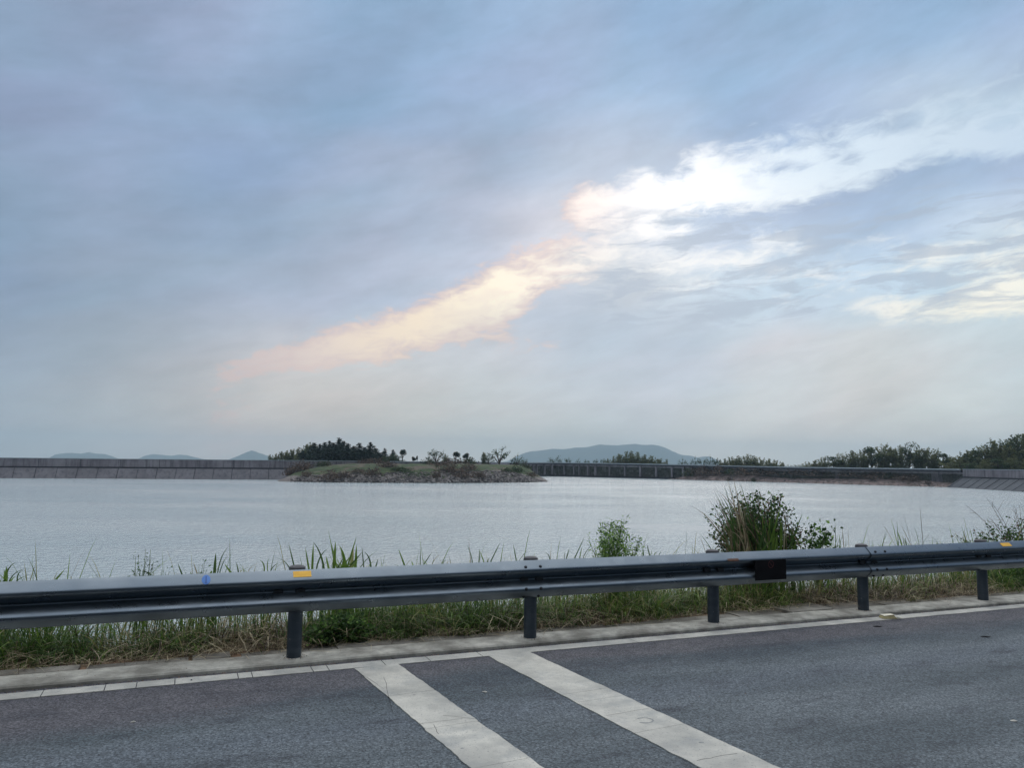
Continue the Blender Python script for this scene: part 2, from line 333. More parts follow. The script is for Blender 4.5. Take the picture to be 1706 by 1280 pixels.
def bevel(o, wd=.004, seg=2):
    md = o.modifiers.new('bevel', 'BEVEL'); md.width = wd; md.segments = seg; md.limit_method = 'ANGLE'; return o
_P = {}
def fbm(x, y, seed=0, oct=4):
    s_, a, tot = 0, 1, 0
    for o in range(oct):
        xi, yi = math.floor(x), math.floor(y); fx, fy = x-xi, y-yi; fx = fx*fx*(3-2*fx); fy = fy*fy*(3-2*fy)
        def h(i, j):
            n = (i*374761393+j*668265263+(seed+o)*1442695041) & 0xffffffff; n = ((n ^ (n >> 13))*1274126177) & 0xffffffff
            return ((n ^ (n >> 16)) & 0xffff)/65535
        v = (h(xi, yi)*(1-fx)+h(xi+1, yi)*fx)*(1-fy)+(h(xi, yi+1)*(1-fx)+h(xi+1, yi+1)*fx)*fy
        s_ += a*v; tot += a; a *= .5; x = x*2.03+17.1; y = y*2.03+5.3
    return s_/tot
def grid(nu, nv, fn, mb=None, mi=0):
    mb = mb or MB(); vs = [fn(i/(nu-1), j/(nv-1)) for j in range(nv) for i in range(nu)]
    fs = [(j*nu+i, j*nu+i+1, (j+1)*nu+i+1, (j+1)*nu+i) for j in range(nv-1) for i in range(nu-1)]
    mb.add(vs, fs, mi); return mb

WL = -3.4      # water level
# ------------------------------------------------------------------ road
def asphalt_mat():
    m = bpy.data.materials.new('asphalt'); m.use_nodes = True; t = NT(m.node_tree); b = t.n['Principled BSDF']
    v = t.new('ShaderNodeTexCoord').outputs['Object']; x, y, z = t.sep(v)
    n1 = t.noise(v, 75, 3, .7); n2 = t.noise(v, 210, 2, .6)
    big = t.noise(t.xyz(t.m('MULTIPLY', x, .35), t.m('MULTIPLY', y, 1.3), 0.0), 1.3, 5, .6)
    mid = t.noise(v, 4.5, 5, .65)
    # dusty purplish verge that widens to the left, blue-grey driven lane with two tracks
    edge = t.m('ADD', y, t.m('ADD', t.m('MULTIPLY', t.m('SUBTRACT', big, .5), 1.5), T_left(t, x)))
    purple = t.rng(edge, -1.15, -.55, kind='SMOOTHSTEP')
    lane = t.mix(t.rng(big, .38, .62), lin((88, 99, 105)), lin((118, 128, 134)))
    trk = t.m('MULTIPLY', t.rng(t.m('ABSOLUTE', t.m('ADD', y, .95)), .0, .45, 1, 0, 'SMOOTHSTEP'), t.rng(mid, .25, .6))
    lane = t.mix(t.m('MULTIPLY', trk, .8), lane, lin((66, 77, 88)))
    trk2 = t.rng(t.m('ABSOLUTE', t.m('ADD', y, 1.75)), .0, .4, 1, 0, 'SMOOTHSTEP')
    lane = t.mix(t.m('MULTIPLY', trk2, .5), lane, lin((116, 126, 136)))
    c = t.mix(purple, lane, t.mix(t.rng(mid, .35, .6), lin((95, 95, 102)), lin((111, 110, 116))))
    spot = t.rng(t.noise(t.xyz(t.m('MULTIPLY', x, .8), t.m('MULTIPLY', y, 2.0), 5.0), 1.6, 5, .6), .56, .66)
    c = t.mix(t.m('MULTIPLY', spot, .6), c, lin((62, 66, 76)))
    vo = t.new('ShaderNodeTexVoronoi'); t.put(vo.inputs['Vector'], v); vo.inputs['Scale'].default_value = 62
    vr = t.sep(vo.outputs['Color'])[0]; vo2 = t.new('ShaderNodeTexVoronoi'); t.put(vo2.inputs['Vector'], v); vo2.inputs['Scale'].default_value = 120
    vr2 = t.sep(vo2.outputs['Color'])[0]; kk = t.m('MULTIPLY', t.rng(vr, 0, 1, .68, 1.32), t.rng(vr2, 0, 1, .78, 1.22)); c = t.mix(1.0, c, t.xyz(kk, kk, kk), 'MULTIPLY')
    gap_ = t.rng(vo.outputs['Distance'], .45, .75); c = t.mix(t.m('MULTIPLY', gap_, .4), c, lin((30, 33, 38)))
    c = t.mix(t.rng(n1, .62, .74), c, lin((160, 166, 170)))
    c = t.mix(t.rng(n1, .47, .36), c, lin((34, 38, 44)))
    c = t.mix(t.m('MULTIPLY', t.rng(n2, .4, .6), .35), c, lin((44, 48, 56)))
    t.put(b.inputs['Base Color'], c); b.inputs['Roughness'].default_value = .82; b.inputs['Specular IOR Level'].default_value = .4
    bn = t.new('ShaderNodeBump'); bn.inputs['Distance'].default_value = .006; bn.inputs['Strength'].default_value = .8
    t.put(bn.inputs['Height'], t.m('ADD', n1, t.m('MULTIPLY', n2, .4))); t.l.new(bn.outputs[0], b.inputs['Normal'])
    return m
def T_left(t, x): return t.rng(x, -5.5, -1.0, .75, 0, 'SMOOTHSTEP')
M_asph = asphalt_mat()
M_line = mat('road_paint', lin((186, 185, 176)), lin((206, 204, 194)), 6, .7, bump=.002, bscale=60, c3=lin((160, 160, 154)), s3=2.2)
def line_mat():
    m = M_line; t = NT(m.node_tree); b = t.n['Principled BSDF']
    src = b.inputs['Base Color'].links[0].from_socket
    v = t.new('ShaderNodeTexCoord').outputs['Object']; x, y, z = t.sep(v)
    # grime scuffs and fine speckle of wear
    g = t.rng(t.noise(v, 3.1, 6, .7), .5, .68); c = t.mix(t.m('MULTIPLY', g, .5), src, lin((140, 146, 148)))
    sp = t.rng(t.noise(v, 90, 3, .7), .60, .67); c = t.mix(t.m('MULTIPLY', sp, .75), c, lin((96, 100, 104)))
    t.put(b.inputs['Base Color'], c)
line_mat()
M_crack = mat('road_crack', (.02, .02, .024), rough=.95)
mb = MB(); mb.add([(-60, -40, 0), (60, -40, 0), (60, -.05, 0), (-60, -.05, 0)], [(0, 1, 2, 3)])
road = kplace(mb.obj('road', M_asph)); tag(road, kind='structure', label='dark grey asphalt road with worn purplish edge')

def ragged_strip(mb, p0, p1, w0, w1, z0, z1, seed, step=.03, amp=.008):
    """thin slab along p0->p1 (centre line), widths w0..w1, ragged long edges"""
    p0 = np.array(p0); p1 = np.array(p1); L = np.linalg.norm(p1-p0); d = (p1-p0)/L; nn = np.array([-d[1], d[0]]); N = max(2, int(L/step))
    top = []; vs = []
    for i in range(N+1):
        u = i/N; c = p0+(p1-p0)*u; hw = (w0+(w1-w0)*u)*.5
        a = hw+amp*(fbm(u*L*9, 1.3, seed)-.5)*2+amp*.25*(fbm(u*L*2, 4.3, seed+3)-.5)*2; b = hw+amp*(fbm(u*L*9, 7.7, seed+9)-.5)*2
        q1 = c-nn*a; q2 = c+nn*b; vs += [(q1[0], q1[1], z1), (q2[0], q2[1], z1), (q1[0], q1[1], z0), (q2[0], q2[1], z0)]
    fs = []
    for i in range(N):
        o = 4*i; fs += [(o, o+4, o+5, o+1), (o+2, o+6, o+4, o), (o+1, o+5, o+7, o+3)]
    fs += [(0, 1, 3, 2), (4*N, 4*N+2, 4*N+3, 4*N+1)]
    mb.add(vs, fs)
# edge line, laid in strokes with hairline gaps
mb = MB(); x = -30.0; i = 0; cuts = [-4.42, -3.78, -3.4, -3.2, -2.95, -2.52, -2.42, -1.98, -1.86, -1.42, -1.05, -.6]
xs = [-30+1.1*k for k in range(23)]+cuts+[0.9, 3.3, 6.2, 9.5, 14, 20, 30]
for a, b in zip(xs, xs[1:]):
    if b-a < .02: continue
    yo = .008*(fbm(a*.7, 2, 5)-.5)
    ragged_strip(mb, (a+.004, -.305+yo), (b-.003, -.305+yo), .155, .155, 0.001, .0055, 11+i, amp=.006); i += 1
el_ = kplace(mb.obj('edge_line', M_line)); tag(el_, kind='structure', label='white edge line along the foot of the kerb')
def kpt(px, py):
    g = ground(px, py, 0.0)-KO; return np.array([g@KD, g@KN])
def stripe(c1, c2, w0, w1, seed, label, cuts_, marks):
    c1 = np.array(c1); c2 = np.array(c2); mb = MB(); us = [0]+cuts_+[1]
    for k, (a, b) in enumerate(zip(us, us[1:])):
        L = np.linalg.norm(c2-c1); e = .0015/L
        ragged_strip(mb, c1+(c2-c1)*(a+(e if a else 0)), c1+(c2-c1)*(b-e), w0+(w1-w0)*a, w0+(w1-w0)*b, .001, .0065, seed+k*3, amp=.011)
    o = kplace(mb.obj('rumble_stripe', M_line)); tag(o, kind='structure', label=label)
    return o
# left stripe: centre line from the edge line towards the viewer
stripe((-1.495, -.385), (-1.212, -3.9), .348, .352, 31, 'left of the two broad white bars across the lane', [.225, .43, .62, .83], None)
stripe((-.365, -.375), (-.07, -4.2), .383, .385, 57, 'right of the two broad white bars across the lane', [.31, .36, .53, .86], None)
# tyre scuff ring on the right bar and thin cracks across the bars
mb = MB()
def crack(p, q, wd, seed):
    p = np.array(p, float); q = np.array(q, float); d = q-p; L = np.linalg.norm(d); nn = np.array([-d[1], d[0]])/L; N = 14; vs = []
    for i in range(N+1):
        u = i/N; c = p+d*u+nn*.018*(fbm(u*6, 0, seed)-.5); hw = wd*.5*(.4+.9*fbm(u*9, 3, seed)); vs += [(c[0]-nn[0]*hw, c[1]-nn[1]*hw, .0072), (c[0]+nn[0]*hw, c[1]+nn[1]*hw, .0072)]
    mb.add(vs, [(2*i, 2*i+1, 2*i+3, 2*i+2) for i in range(N)])
for px in [((738,1195),(815,1203)),((690,1210),(770,1200)),((640,1130),(655,1190)),((1010,1195),(1080,1183)),((1160,1270),(1228,1258)),((722,1210),(730,1226)),((600,1124),(640,1150))]:
    crack(kpt(*px[0]), kpt(*px[1]), .003, int(px[0][0]))
co = kplace(mb.obj('paint_crack', M_crack)); tag(co, kind='structure', label='hairline cracks across the broad white bars')

M_scuff = mat('tyre_rubber', lin((128, 132, 132)), lin((150, 152, 150)), 30, .9)
mb = MB(); cx_, cy_ = kpt(1074, 1203)
for (r0_, a0_, a1_, w_) in ((.047, -2.7, 2.1, .016),):
    vs = []; N = 26
    for i in range(N+1):
        a = a0_+(a1_-a0_)*i/N; ww_ = w_*(.35+.9*fbm(i*.35, 2, 17))*.5
        for rr in (r0_-ww_, r0_+ww_): vs.append((cx_+rr*1.15*math.cos(a), cy_+rr*math.sin(a), .0071))
    mb.add(vs, [(2*i, 2*i+1, 2*i+3, 2*i+2) for i in range(N)])
for px, py, L in ((1168, 1240, .05), (1000, 1150, .03), (690, 1160, .025), (770, 1250, .03)):
    a, b = kpt(px, py); vs = [(a+L*.5*math.cos(k*.628)*random.uniform(.6, 1), b+L*.3*math.sin(k*.628)*random.uniform(.6, 1), .0071) for k in range(10)]; mb.add(vs, [tuple(range(10))])
sc_ = kplace(mb.obj('tyre_scuff', M_scuff)); tag(sc_, kind='structure', label='round tyre scuff and smudges on the broad white bars')
# ------------------------------------------------------------------ kerb, slabs, bank
M_conc = mat('kerb_concrete', lin((150, 149, 141)), lin((190, 188, 178)), 9, .9, bump=.006, bscale=40, c3=lin((118, 116, 108)), s3=3.0)
M_slab = mat('slab_concrete', lin((118, 116, 110)), lin((150, 147, 138)), 5, .92, bump=.008, bscale=30, c3=lin((92, 89, 82)), s3=1.8)
M_soil = mat('bank_soil', lin((120, 98, 80)), lin((160, 128, 104)), 6, .95, bump=.02, bscale=12, c3=lin((80, 74, 58)), s3=1.6)
def kf(t): return -.165+.03*(fbm(t*1.1, 0, 3)-.5)+.05*(fbm(t*.35, 5, 3)-.5)+.012*(fbm(t*9, 2, 8)-.5)
def kb(t): return .13+.03*(fbm(t*.8, 3, 4)-.5)
mb = MB(); N = 3000; vs = []; t0, t1 = -30, 30
for i in range(N+1):
    t_ = t0+(t1-t0)*i/N; a = kf(t_); b = kb(t_); h = .034+.006*(fbm(t_*2, 9, 2)-.5)
    vs += [(t_, a, -.03), (t_, a+.002, h-.014), (t_, a+.016, h-.002), (t_, a+.1, h+.004), (t_, b, h+.004), (t_, b+.004, -.03)]
fs = [(6*i+k, 6*i+6+k, 6*i+7+k, 6*i+k+1) for i in range(N) for k in range(5)]
mb.add(vs, fs); kerb = kplace(mb.obj('kerb', M_conc)); tag(kerb, kind='structure', label='low weathered concrete kerb with a crumbling front edge')
# slabs behind the kerb
mb = MB(); t_ = -30.0
gaps = {-3.62: .05, -2.86: .03, -2.55: .09, 1.45: .012, 2.5: .03, 3.15: .03, 3.75: .012, 4.6: .03}
cutsl = sorted([-30+.93*k for k in range(27)]+[-4.75]+list(gaps)+[-1.7, -.75, .2, .95]+[5.3+.8*k for k in range(31)])
for a, b in zip(cutsl, cutsl[1:]):
    ga = gaps.get(a, .006); zz = .03+random.uniform(-.012, .012); bk = .335+random.uniform(-.04, .05)+(.14 if 1.9 < a < 5 else 0); tw = random.uniform(-.02, .02)
    zz2 = zz+random.uniform(-.01, .01)
    f0 = .131
    M_ = 8; vs = []; 
    for i in range(M_+1):
        u = i/M_; x_ = a+ga+(b-a-ga)*u
        yb = bk+tw*(u-.5)+.025*(fbm(x_*4, 1, 6)-.5); yf = kb(x_)+.012
        z_ = zz+(zz2-zz)*u
        vs += [(x_, yf, -.06), (x_, yf, z_-.004), (x_, yf+.008, z_), (x_, yb-.008, z_), (x_, yb, z_-.006), (x_, yb, -.06)]
    fs = [(6*i+k, 6*i+6+k, 6*i+7+k, 6*i+k+1) for i in range(M_) for k in range(5)]+[tuple(range(6))[::-1], tuple(6*M_+k for k in range(6))]
    mb.add(vs, fs)
sl = kplace(mb.obj('kerb_paving', M_slab)); tag(sl, kind='structure', label='row of cracked concrete slabs behind the kerb')
def bank_z(t, n):
    z = .012-.0*n
    if n > .55: z -= .10*(n-.55)
    if n > 1.0: z -= .42*(n-1.0)
    return z+.05*(fbm(t*1.7, n*1.7, 12)-.5)*min(1, max(0, (n-.2)*2))
def gb(u, v):
    t_ = -60+120*u if True else 0; n_ = .02+(10.5-.02)*v**1.5; return (t_, n_, bank_z(t_, n_)-(.04 if n_ < .13 else 0))
bank = kplace(grid(700, 40, gb).obj('bank', M_soil, smooth=True)); tag(bank, kind='structure', label='bare brown earth bank falling from the kerb to the water')

def dark_slope(u, v):  # slope added out of view to darken reflections in rail and posts
    t_ = -60+120*u; d_ = 60*v; return (t_, -9.5-d_, -.02+min(d_, 26)*.62*min(1, d_/3)+1.2*(fbm(t_*.15, d_*.2, 33)-.5)*min(1, d_/4))
bh = kplace(grid(60, 24, dark_slope).obj('unseen_dark_slope', mat('dark_slope_mat', lin((26, 34, 24)), lin((44, 50, 34)), .8, .95, bump=.3), smooth=True)); tag(bh, kind='structure', label='added dark slope, unseen behind the viewer, that darkens reflections in the steel')
# ------------------------------------------------------------------ water and land
def water_mat():
    m = bpy.data.materials.new('lake_water'); m.use_nodes = True; t = NT(m.node_tree); b = t.n['Principled BSDF']
    v = t.new('ShaderNodeTexCoord').outputs['Object']; x, y, z = t.sep(v)
    patch = t.noise(t.xyz(t.m('MULTIPLY', x, .5), y, 0.0), .045, 4, .55)
    c = t.mix(t.rng(patch, .35, .65), (.54, .655, .69), (.64, .70, .72))
    t.put(b.inputs['Base Color'], c); b.inputs['IOR'].default_value = 1.6
    t.put(b.inputs['Roughness'], t.rng(patch, .3, .7, .06, .14)); b.inputs['Specular IOR Level'].default_value = .5
    a1 = t.xyz(t.m('ADD', x, t.m('MULTIPLY', y, .25)), t.m('MULTIPLY', t.m('SUBTRACT', y, t.m('MULTIPLY', x, .25)), .8), 0.0)
    w1 = t.noise(a1, 1.9, 4, .62, .4); w2 = t.noise(a1, .55, 3, .5, .2); w3 = t.noise(a1, 6.5, 3, .6)
    w4 = t.noise(t.xyz(x, t.m('MULTIPLY', y, .55), 2.0), .9, 4, .6)
    h = t.m('ADD', t.m('MULTIPLY', w1, .36), t.m('ADD', t.m('MULTIPLY', w2, .12), t.m('ADD', t.m('MULTIPLY', w3, .19), t.m('MULTIPLY', w4, .03))))
    h = t.m('MULTIPLY', h, t.rng(patch, .3, .7, .75, 1.2))
    bn = t.new('ShaderNodeBump'); bn.inputs['Distance'].default_value = 1.0; bn.inputs['Strength'].default_value = 1.0
    t.put(bn.inputs['Height'], h); t.l.new(bn.outputs[0], b.inputs['Normal'])
    return m
M_water = water_mat()
# ring of the reservoir wall (water-side line at the water), with crest heights
LEFT = [(-215, 120, 1.6), (-170, 163, 1.6), (-125.3, 190.1, 1.62), (-97.3, 200.7, 1.7), (-62.2, 210.9, 1.85)]
MID = [(-40, 226, 1.95), (-18, 252, 2.1), (0, 292, 2.3)]
FAR = [(16.7, 330, 2.5), (38, 314, 2.45), (62.4, 293.7, 2.25)]
RIGHT1 = [(90.7, 260.5, 1.85), (122.1, 225.5, 1.78)]
RIGHT2 = [(126.5, 214, 1.75), (124.5, 186.4, 1.76), (119, 140, 1.76), (108, 95, 1.7)]
def smooth(pts, step=2.0):
    P = [np.array(p, float) for p in pts]; P = [2*P[0]-P[1]]+P+[2*P[-1]-P[-2]]; out = []
    for i in range(1, len(P)-2):
        L = np.linalg.norm(P[i+1]-P[i]); N = max(2, int(L/step))
        for k in range(N):
            u = k/N; a, b, c, d = P[i-1:i+3]
            out.append(.5*((2*b)+(c-a)*u+(2*a-5*b+4*c-d)*u*u+(-a+3*b-3*c+d)*u**3))
    out.append(P[-2]); return out
ring_pts = smooth(LEFT+MID+FAR+RIGHT1+RIGHT2, 1.5)
def offs(line, k):
    out = []
    for i, p in enumerate(line):
        d = line[min(i+1, len(line)-1)]-line[max(i-1, 0)]; d = d[:2]/np.linalg.norm(d[:2]); out.append(np.array([p[0]-d[1]*k, p[1]+d[0]*k, p[2]]))
    return out   # k>0: outwards (left of travel, away from the water)
mb = MB(); o_ = offs(ring_pts, 2.5)
near = [K(60, 5, 0), K(-60, 5, 0)]
poly = [(p[0], p[1], WL) for p in o_]+[(125, 60, WL), (near[0][0], near[0][1], WL), (near[1][0], near[1][1], WL), (-230, 60, WL)]
mb.add(poly, [tuple(range(len(poly)))[::-1]])
wat = mb.obj('water', M_water); tag(wat, kind='structure', label='wide rippled grey-blue reservoir water')
M_land = mat('land', lin((70, 80, 62)), lin((88, 92, 74)), .02, .95)
mb = MB(); mb.add([(-9500, -9500, -9), (9500, -9500, -9), (9500, 9500, -9), (-9500, 9500, -9)], [(0, 1, 2, 3)])
land = mb.obj('ground', M_land); tag(land, kind='structure', label='flat dark land reaching to the horizon')
# embankment that carries the ring wall: crest then outer slope
M_emb = mat('embankment_grass', lin((58, 66, 48)), lin((78, 80, 60)), .3, .95, bump=.15, bscale=.8)
prof = [(.9, -3.6), (.9, .3), (1.5, .35), (9, .35), (30, -8), (60, -9.3)]
mb = MB(); vs = []
lines = [offs(ring_pts, k) for k, z in prof]
n_ = len(ring_pts)
for j, (k, z) in enumerate(prof): vs += [(p[0], p[1], z+(p[2]-1.75)*(1 if j in (1, 2, 3) else 0)) for p in lines[j]]
mb.add(vs, [(j*n_+i, j*n_+i+1, (j+1)*n_+i+1, (j+1)*n_+i) for j in range(len(prof)-1) for i in range(n_-1)])
emb = mb.obj('embankment', M_emb); tag(emb, kind='structure', label='grassy embankment behind the reservoir wall')

# ------------------------------------------------------------------ reservoir walls
def wall_mat(name, c1, c2, c3):
    m = bpy.data.materials.new(name); m.use_nodes = True; t = NT(m.node_tree); b = t.n['Principled BSDF']
    v = t.new('ShaderNodeTexCoord').outputs['Object']; x, y, z = t.sep(v)
    c = t.mix(t.rng(t.noise(v, .25, 5, .6), .35, .65), c1, c2)
    st = t.rng(t.noise(t.xyz(x, y, t.m('MULTIPLY', z, .12)), 1.3, 5, .65), .48, .68)     # run-off streaks
    c = t.mix(t.m('MULTIPLY', st, .7), c, c3)
    t.put(b.inputs['Base Color'], c); b.inputs['Roughness'].default_value = .9
    return m
M_wall = wall_mat('wall_concrete', lin((118, 112, 118)), lin((142, 138, 142)), lin((72, 68, 76)))
M_slope = wall_mat('slope_concrete', lin((98, 97, 102)), lin((116, 115, 120)), lin((76, 74, 82)))
M_pale = wall_mat('pale_panel', lin((138, 134, 138)), lin((158, 154, 158)), lin((84, 82, 90)))
M_cope = mat('coping', lin((150, 162, 168)), lin((170, 178, 182)), 1, .8)
M_dark = mat('dark_joint_and_shade', lin((48, 50, 58)), lin((62, 62, 68)), 1, .95)  # dark joints and bases; also shade painted on ledge and right deck
def sweep(line, prof, name, m, parent, caps=True):
    mb = MB(); vs = []; n = len(line); L = [offs(line, k) for k, z in prof]
    for j, (k, z) in enumerate(prof): vs += [(p[0], p[1], z if z < -2 else z+(p[2]-1.75)) for p in L[j]]
    J = len(prof); fs = [(j*n+i, j*n+i+1, ((j+1) % J)*n+i+1, ((j+1) % J)*n+i) for j in range(J) for i in range(n-1)]
    if caps: fs += [tuple(j*n for j in range(J)), tuple(j*n+n-1 for j in range(J))[::-1]]
    mb.add(vs, fs); return mb.obj(name, m, parent)
def frame_at(line, i):
    d = line[min(i+1, len(line)-1)]-line[max(i-1, 0)]; d = d[:2]/np.linalg.norm(d[:2]); return line[i], np.array([d[0], d[1], 0]), np.array([-d[1], d[0], 0])
def seg_of(a, b): # portion of the ring between nearest points
    i = min(range(len(ring_pts)), key=lambda k: np.linalg.norm(ring_pts[k][:2]-np.array(a[:2])))
    j = min(range(len(ring_pts)), key=lambda k: np.linalg.norm(ring_pts[k][:2]-np.array(b[:2])))
    return ring_pts[i:j+1]
def arc_points(line, step, start=0.0):
    d = start; acc = 0; out = []
    for i in range(len(line)-1):
        L = np.linalg.norm(line[i+1][:2]-line[i][:2])
        while acc+L >= d:
            u = (d-acc)/L; p = line[i]*(1-u)+line[i+1]*u; t_ = (line[i+1]-line[i])[:2]/L; out.append((p, np.array([t_[0], t_[1], 0]), np.array([-t_[1], t_[0], 0]))); d += step
        acc += L
    return out
def sloped_wall(line, label, jstep, jstart, slope_out, joint_w=.16, ms=None):
    root = empty('reservoir_wall', (0, 0, 0)); tag(root, label, 'wall', 'concrete walls round the reservoir')
    sweep(line, [(.55, -.35), (.55, 1.63), (.95, 1.63), (.95, -.35)], 'parapet', M_wall, root)
    sweep(line, [(.35, -.62), (.35, -.36), (.9, -.36), (.9, -.62)], 'ledge', M_dark, root)  # ledge coloured dark for the shadow line of the overhang
    sweep(line, [(-slope_out, -3.8), (-slope_out, -3.45), (-.1, -.75), (.8, -.63), (.8, -3.8)], 'slope_slab', ms or M_slope, root)
    sweep(line, [(.45, 1.63), (.45, 1.78), (1.05, 1.78), (1.05, 1.63)], 'coping', M_cope, root)
    mb = MB()
    for k, (p, d, nn) in enumerate(arc_points(line, jstep, jstart)):
        z0 = p[2]-1.75
        a = p-nn*.1*(-1)+0*nn; top = np.array([p[0]-(-.0)*nn[0], p[1], 0])
        q1 = np.array([p[0]+nn[0]*(-.1), p[1]+nn[1]*(-.1), -.72+z0]); q0 = np.array([p[0]-nn[0]*slope_out, p[1]-nn[1]*slope_out, -3.42])
        up = np.array([0, 0, .05])-nn*.03; hw = d*joint_w*.5*(1 if k % 2 == 0 else .6)
        mb.add([q0-hw+up, q0+hw+up, q1+hw+up, q1-hw+up, q0-hw-up, q0+hw-up, q1+hw-up, q1-hw-up], [(0, 1, 2, 3), (4, 7, 6, 5), (0, 4, 5, 1), (1, 5, 6, 2), (2, 6, 7, 3), (3, 7, 4, 0)])
    mb.obj('expansion_joint', M_dark, root)
    mb = MB()
    for p, d, nn in arc_points(line, jstep*2, jstart+.3):
        c = p+nn*.54; c[2] = 0; z0 = p[2]-1.75; hw = d*.05
        f_ = c-nn*.012; mb.add([f_-hw+(0, 0, -.34+z0), f_+hw+(0, 0, -.34+z0), f_+hw+(0, 0, 1.62+z0), f_-hw+(0, 0, 1.62+z0)], [(0, 1, 2, 3)])
    mb.obj('panel_joint', M_dark, root)
    return root
sloped_wall(seg_of(LEFT[0], (-40, 226)), 'long grey concrete wall with a slabbed slope on the far left of the water', 4.62, 2.0, 2.6)
# wall continuing behind the island
root = empty('reservoir_wall'); tag(root, 'low concrete wall with a pale rail showing above the green island', 'wall', 'concrete walls round the reservoir')
ln = seg_of((-40, 226), (0, 292)); sweep(ln, [(.55, -3.6), (.55, 1.5), (.95, 1.5), (.95, -3.6)], 'parapet', M_wall, root); sweep(ln, [(.4, 1.5), (.4, 1.78), (1.05, 1.78), (1.05, 1.5)], 'coping', M_cope, root)
# pillared wall far off
root = empty('reservoir_wall'); tag(root, 'far pillared concrete wall under a dark deck, right of the island tip', 'wall', 'concrete walls round the reservoir')
ln = seg_of((0, 292), (74, 280))
sweep(ln, [(.9, -3.6), (.9, .9), (1.3, .9), (1.3, -3.6)], 'back_panel', M_pale, root)
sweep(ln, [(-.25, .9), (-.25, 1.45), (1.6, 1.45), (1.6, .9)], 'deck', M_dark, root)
sweep(ln, [(-.3, 1.45), (-.3, 1.78), (.1, 1.78), (.1, 1.45)], 'coping', M_cope, root)
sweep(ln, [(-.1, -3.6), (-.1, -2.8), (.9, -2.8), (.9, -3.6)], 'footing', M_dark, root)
ar = arc_points(ln, 1.0, 0); nxt = 0; k = 0
for i, (p, d, nn) in enumerate(ar):
    if i < nxt: continue
    mb = MB(); hw = d*random.choice((.18, .25, .35)); z0 = p[2]-1.75; a = p*1; a[2] = 0
    b_ = [a-hw-nn*0+nn*.1, a+hw+nn*.1, a+hw+nn*.9, a-hw+nn*.9]
    mb.add([q+(0, 0, -2.6) for q in b_]+[q+(0, 0, .9+z0) for q in b_], [(0, 1, 5, 4), (1, 2, 6, 5), (2, 3, 7, 6), (3, 0, 4, 7), (4, 5, 6, 7), (0, 3, 2, 1)])
    mb.obj('pillar', M_wall, root); nxt = i+random.choice((3, 4, 5, 7, 5)); k += 1
# wall behind the right-hand shore: deck with a deep recess
root = empty('reservoir_wall'); tag(root, 'dark recessed wall and pale rail running above the brown bushes on the right shore', 'wall', 'concrete walls round the reservoir')
ln = seg_of((74, 280), (126.3, 217))
sweep(ln, [(.9, -3.6), (.9, .95), (1.3, .95), (1.3, -3.6)], 'back_panel', M_pale, root)
sweep(ln, [(-.3, .85), (-.3, 1.45), (1.6, 1.45), (1.6, .85)], 'deck', M_dark, root)  # deck face coloured dark for the shade under the coping
sweep(ln, [(-.35, 1.45), (-.35, 1.78), (.1, 1.78), (.1, 1.45)], 'coping', M_cope, root)
sloped_wall(seg_of((126.3, 217), RIGHT2[-1]), 'grey concrete wall with a slabbed slope at the right edge, nearest of the far walls', 4.4, 1.0, 4.2, .14, wall_mat('darkened_slope', lin((74, 78, 84)), lin((92, 96, 101)), lin((58, 60, 66))))  # slab copy darkened to offset the stronger light on this facing

# ------------------------------------------------------------------ island
FR = smooth([(-58, 190.5, 0), (-47, 188, 0), (-35, 188.5, 0), (-22.7, 193, 0), (-8, 201, 0), (3.2, 212.5, 0), (9, 222, 0), (11.2, 227, 0)], 1)
BK = smooth([(-61, 206, 0), (-50, 219, 0), (-38, 226, 0), (-20, 250, 0), (-8, 270, 0), (3, 262, 0), (8, 245, 0), (11.6, 230, 0)], 1)
def lerp_line(L, u): x = u*(len(L)-1); i = min(int(x), len(L)-2); return L[i]*(1-(x-i))+L[i+1]*(x-i)
def isl_top(u):
    return np.interp(u, [0, .04, .10, .2, .5, .72, .80, .86, .93, 1], [-3.3, -1.2, .3, 1.05, 1.25, 1.2, .7, -1.0, -2.4, -3.5])
def isl(u, v):
    a, b = lerp_line(FR, u), lerp_line(BK, u); p = a*(1-v)+b*v; dist = v*np.linalg.norm(b-a)
    rise = np.interp(dist, [0, .6, 2.5, 6, 12, 20], [0, .17, .36, .58, .85, 1.0]); top = isl_top(u)
    z = WL-.25+(top-WL+.25)*rise; amp = min(1, dist/3)*min(1, (top-WL)/2)
    z += amp*(.7*(fbm(p[0]*.22, p[1]*.22, 40)-.5)+.35*(fbm(p[0]*1.1, p[1]*1.1, 41)-.5))
    x_ = p[0]+.8*(fbm(u*30, v*9, 44)-.5); y_ = p[1]+.8*(fbm(u*30, v*9, 45)-.5)
    return (x_, y_, z)
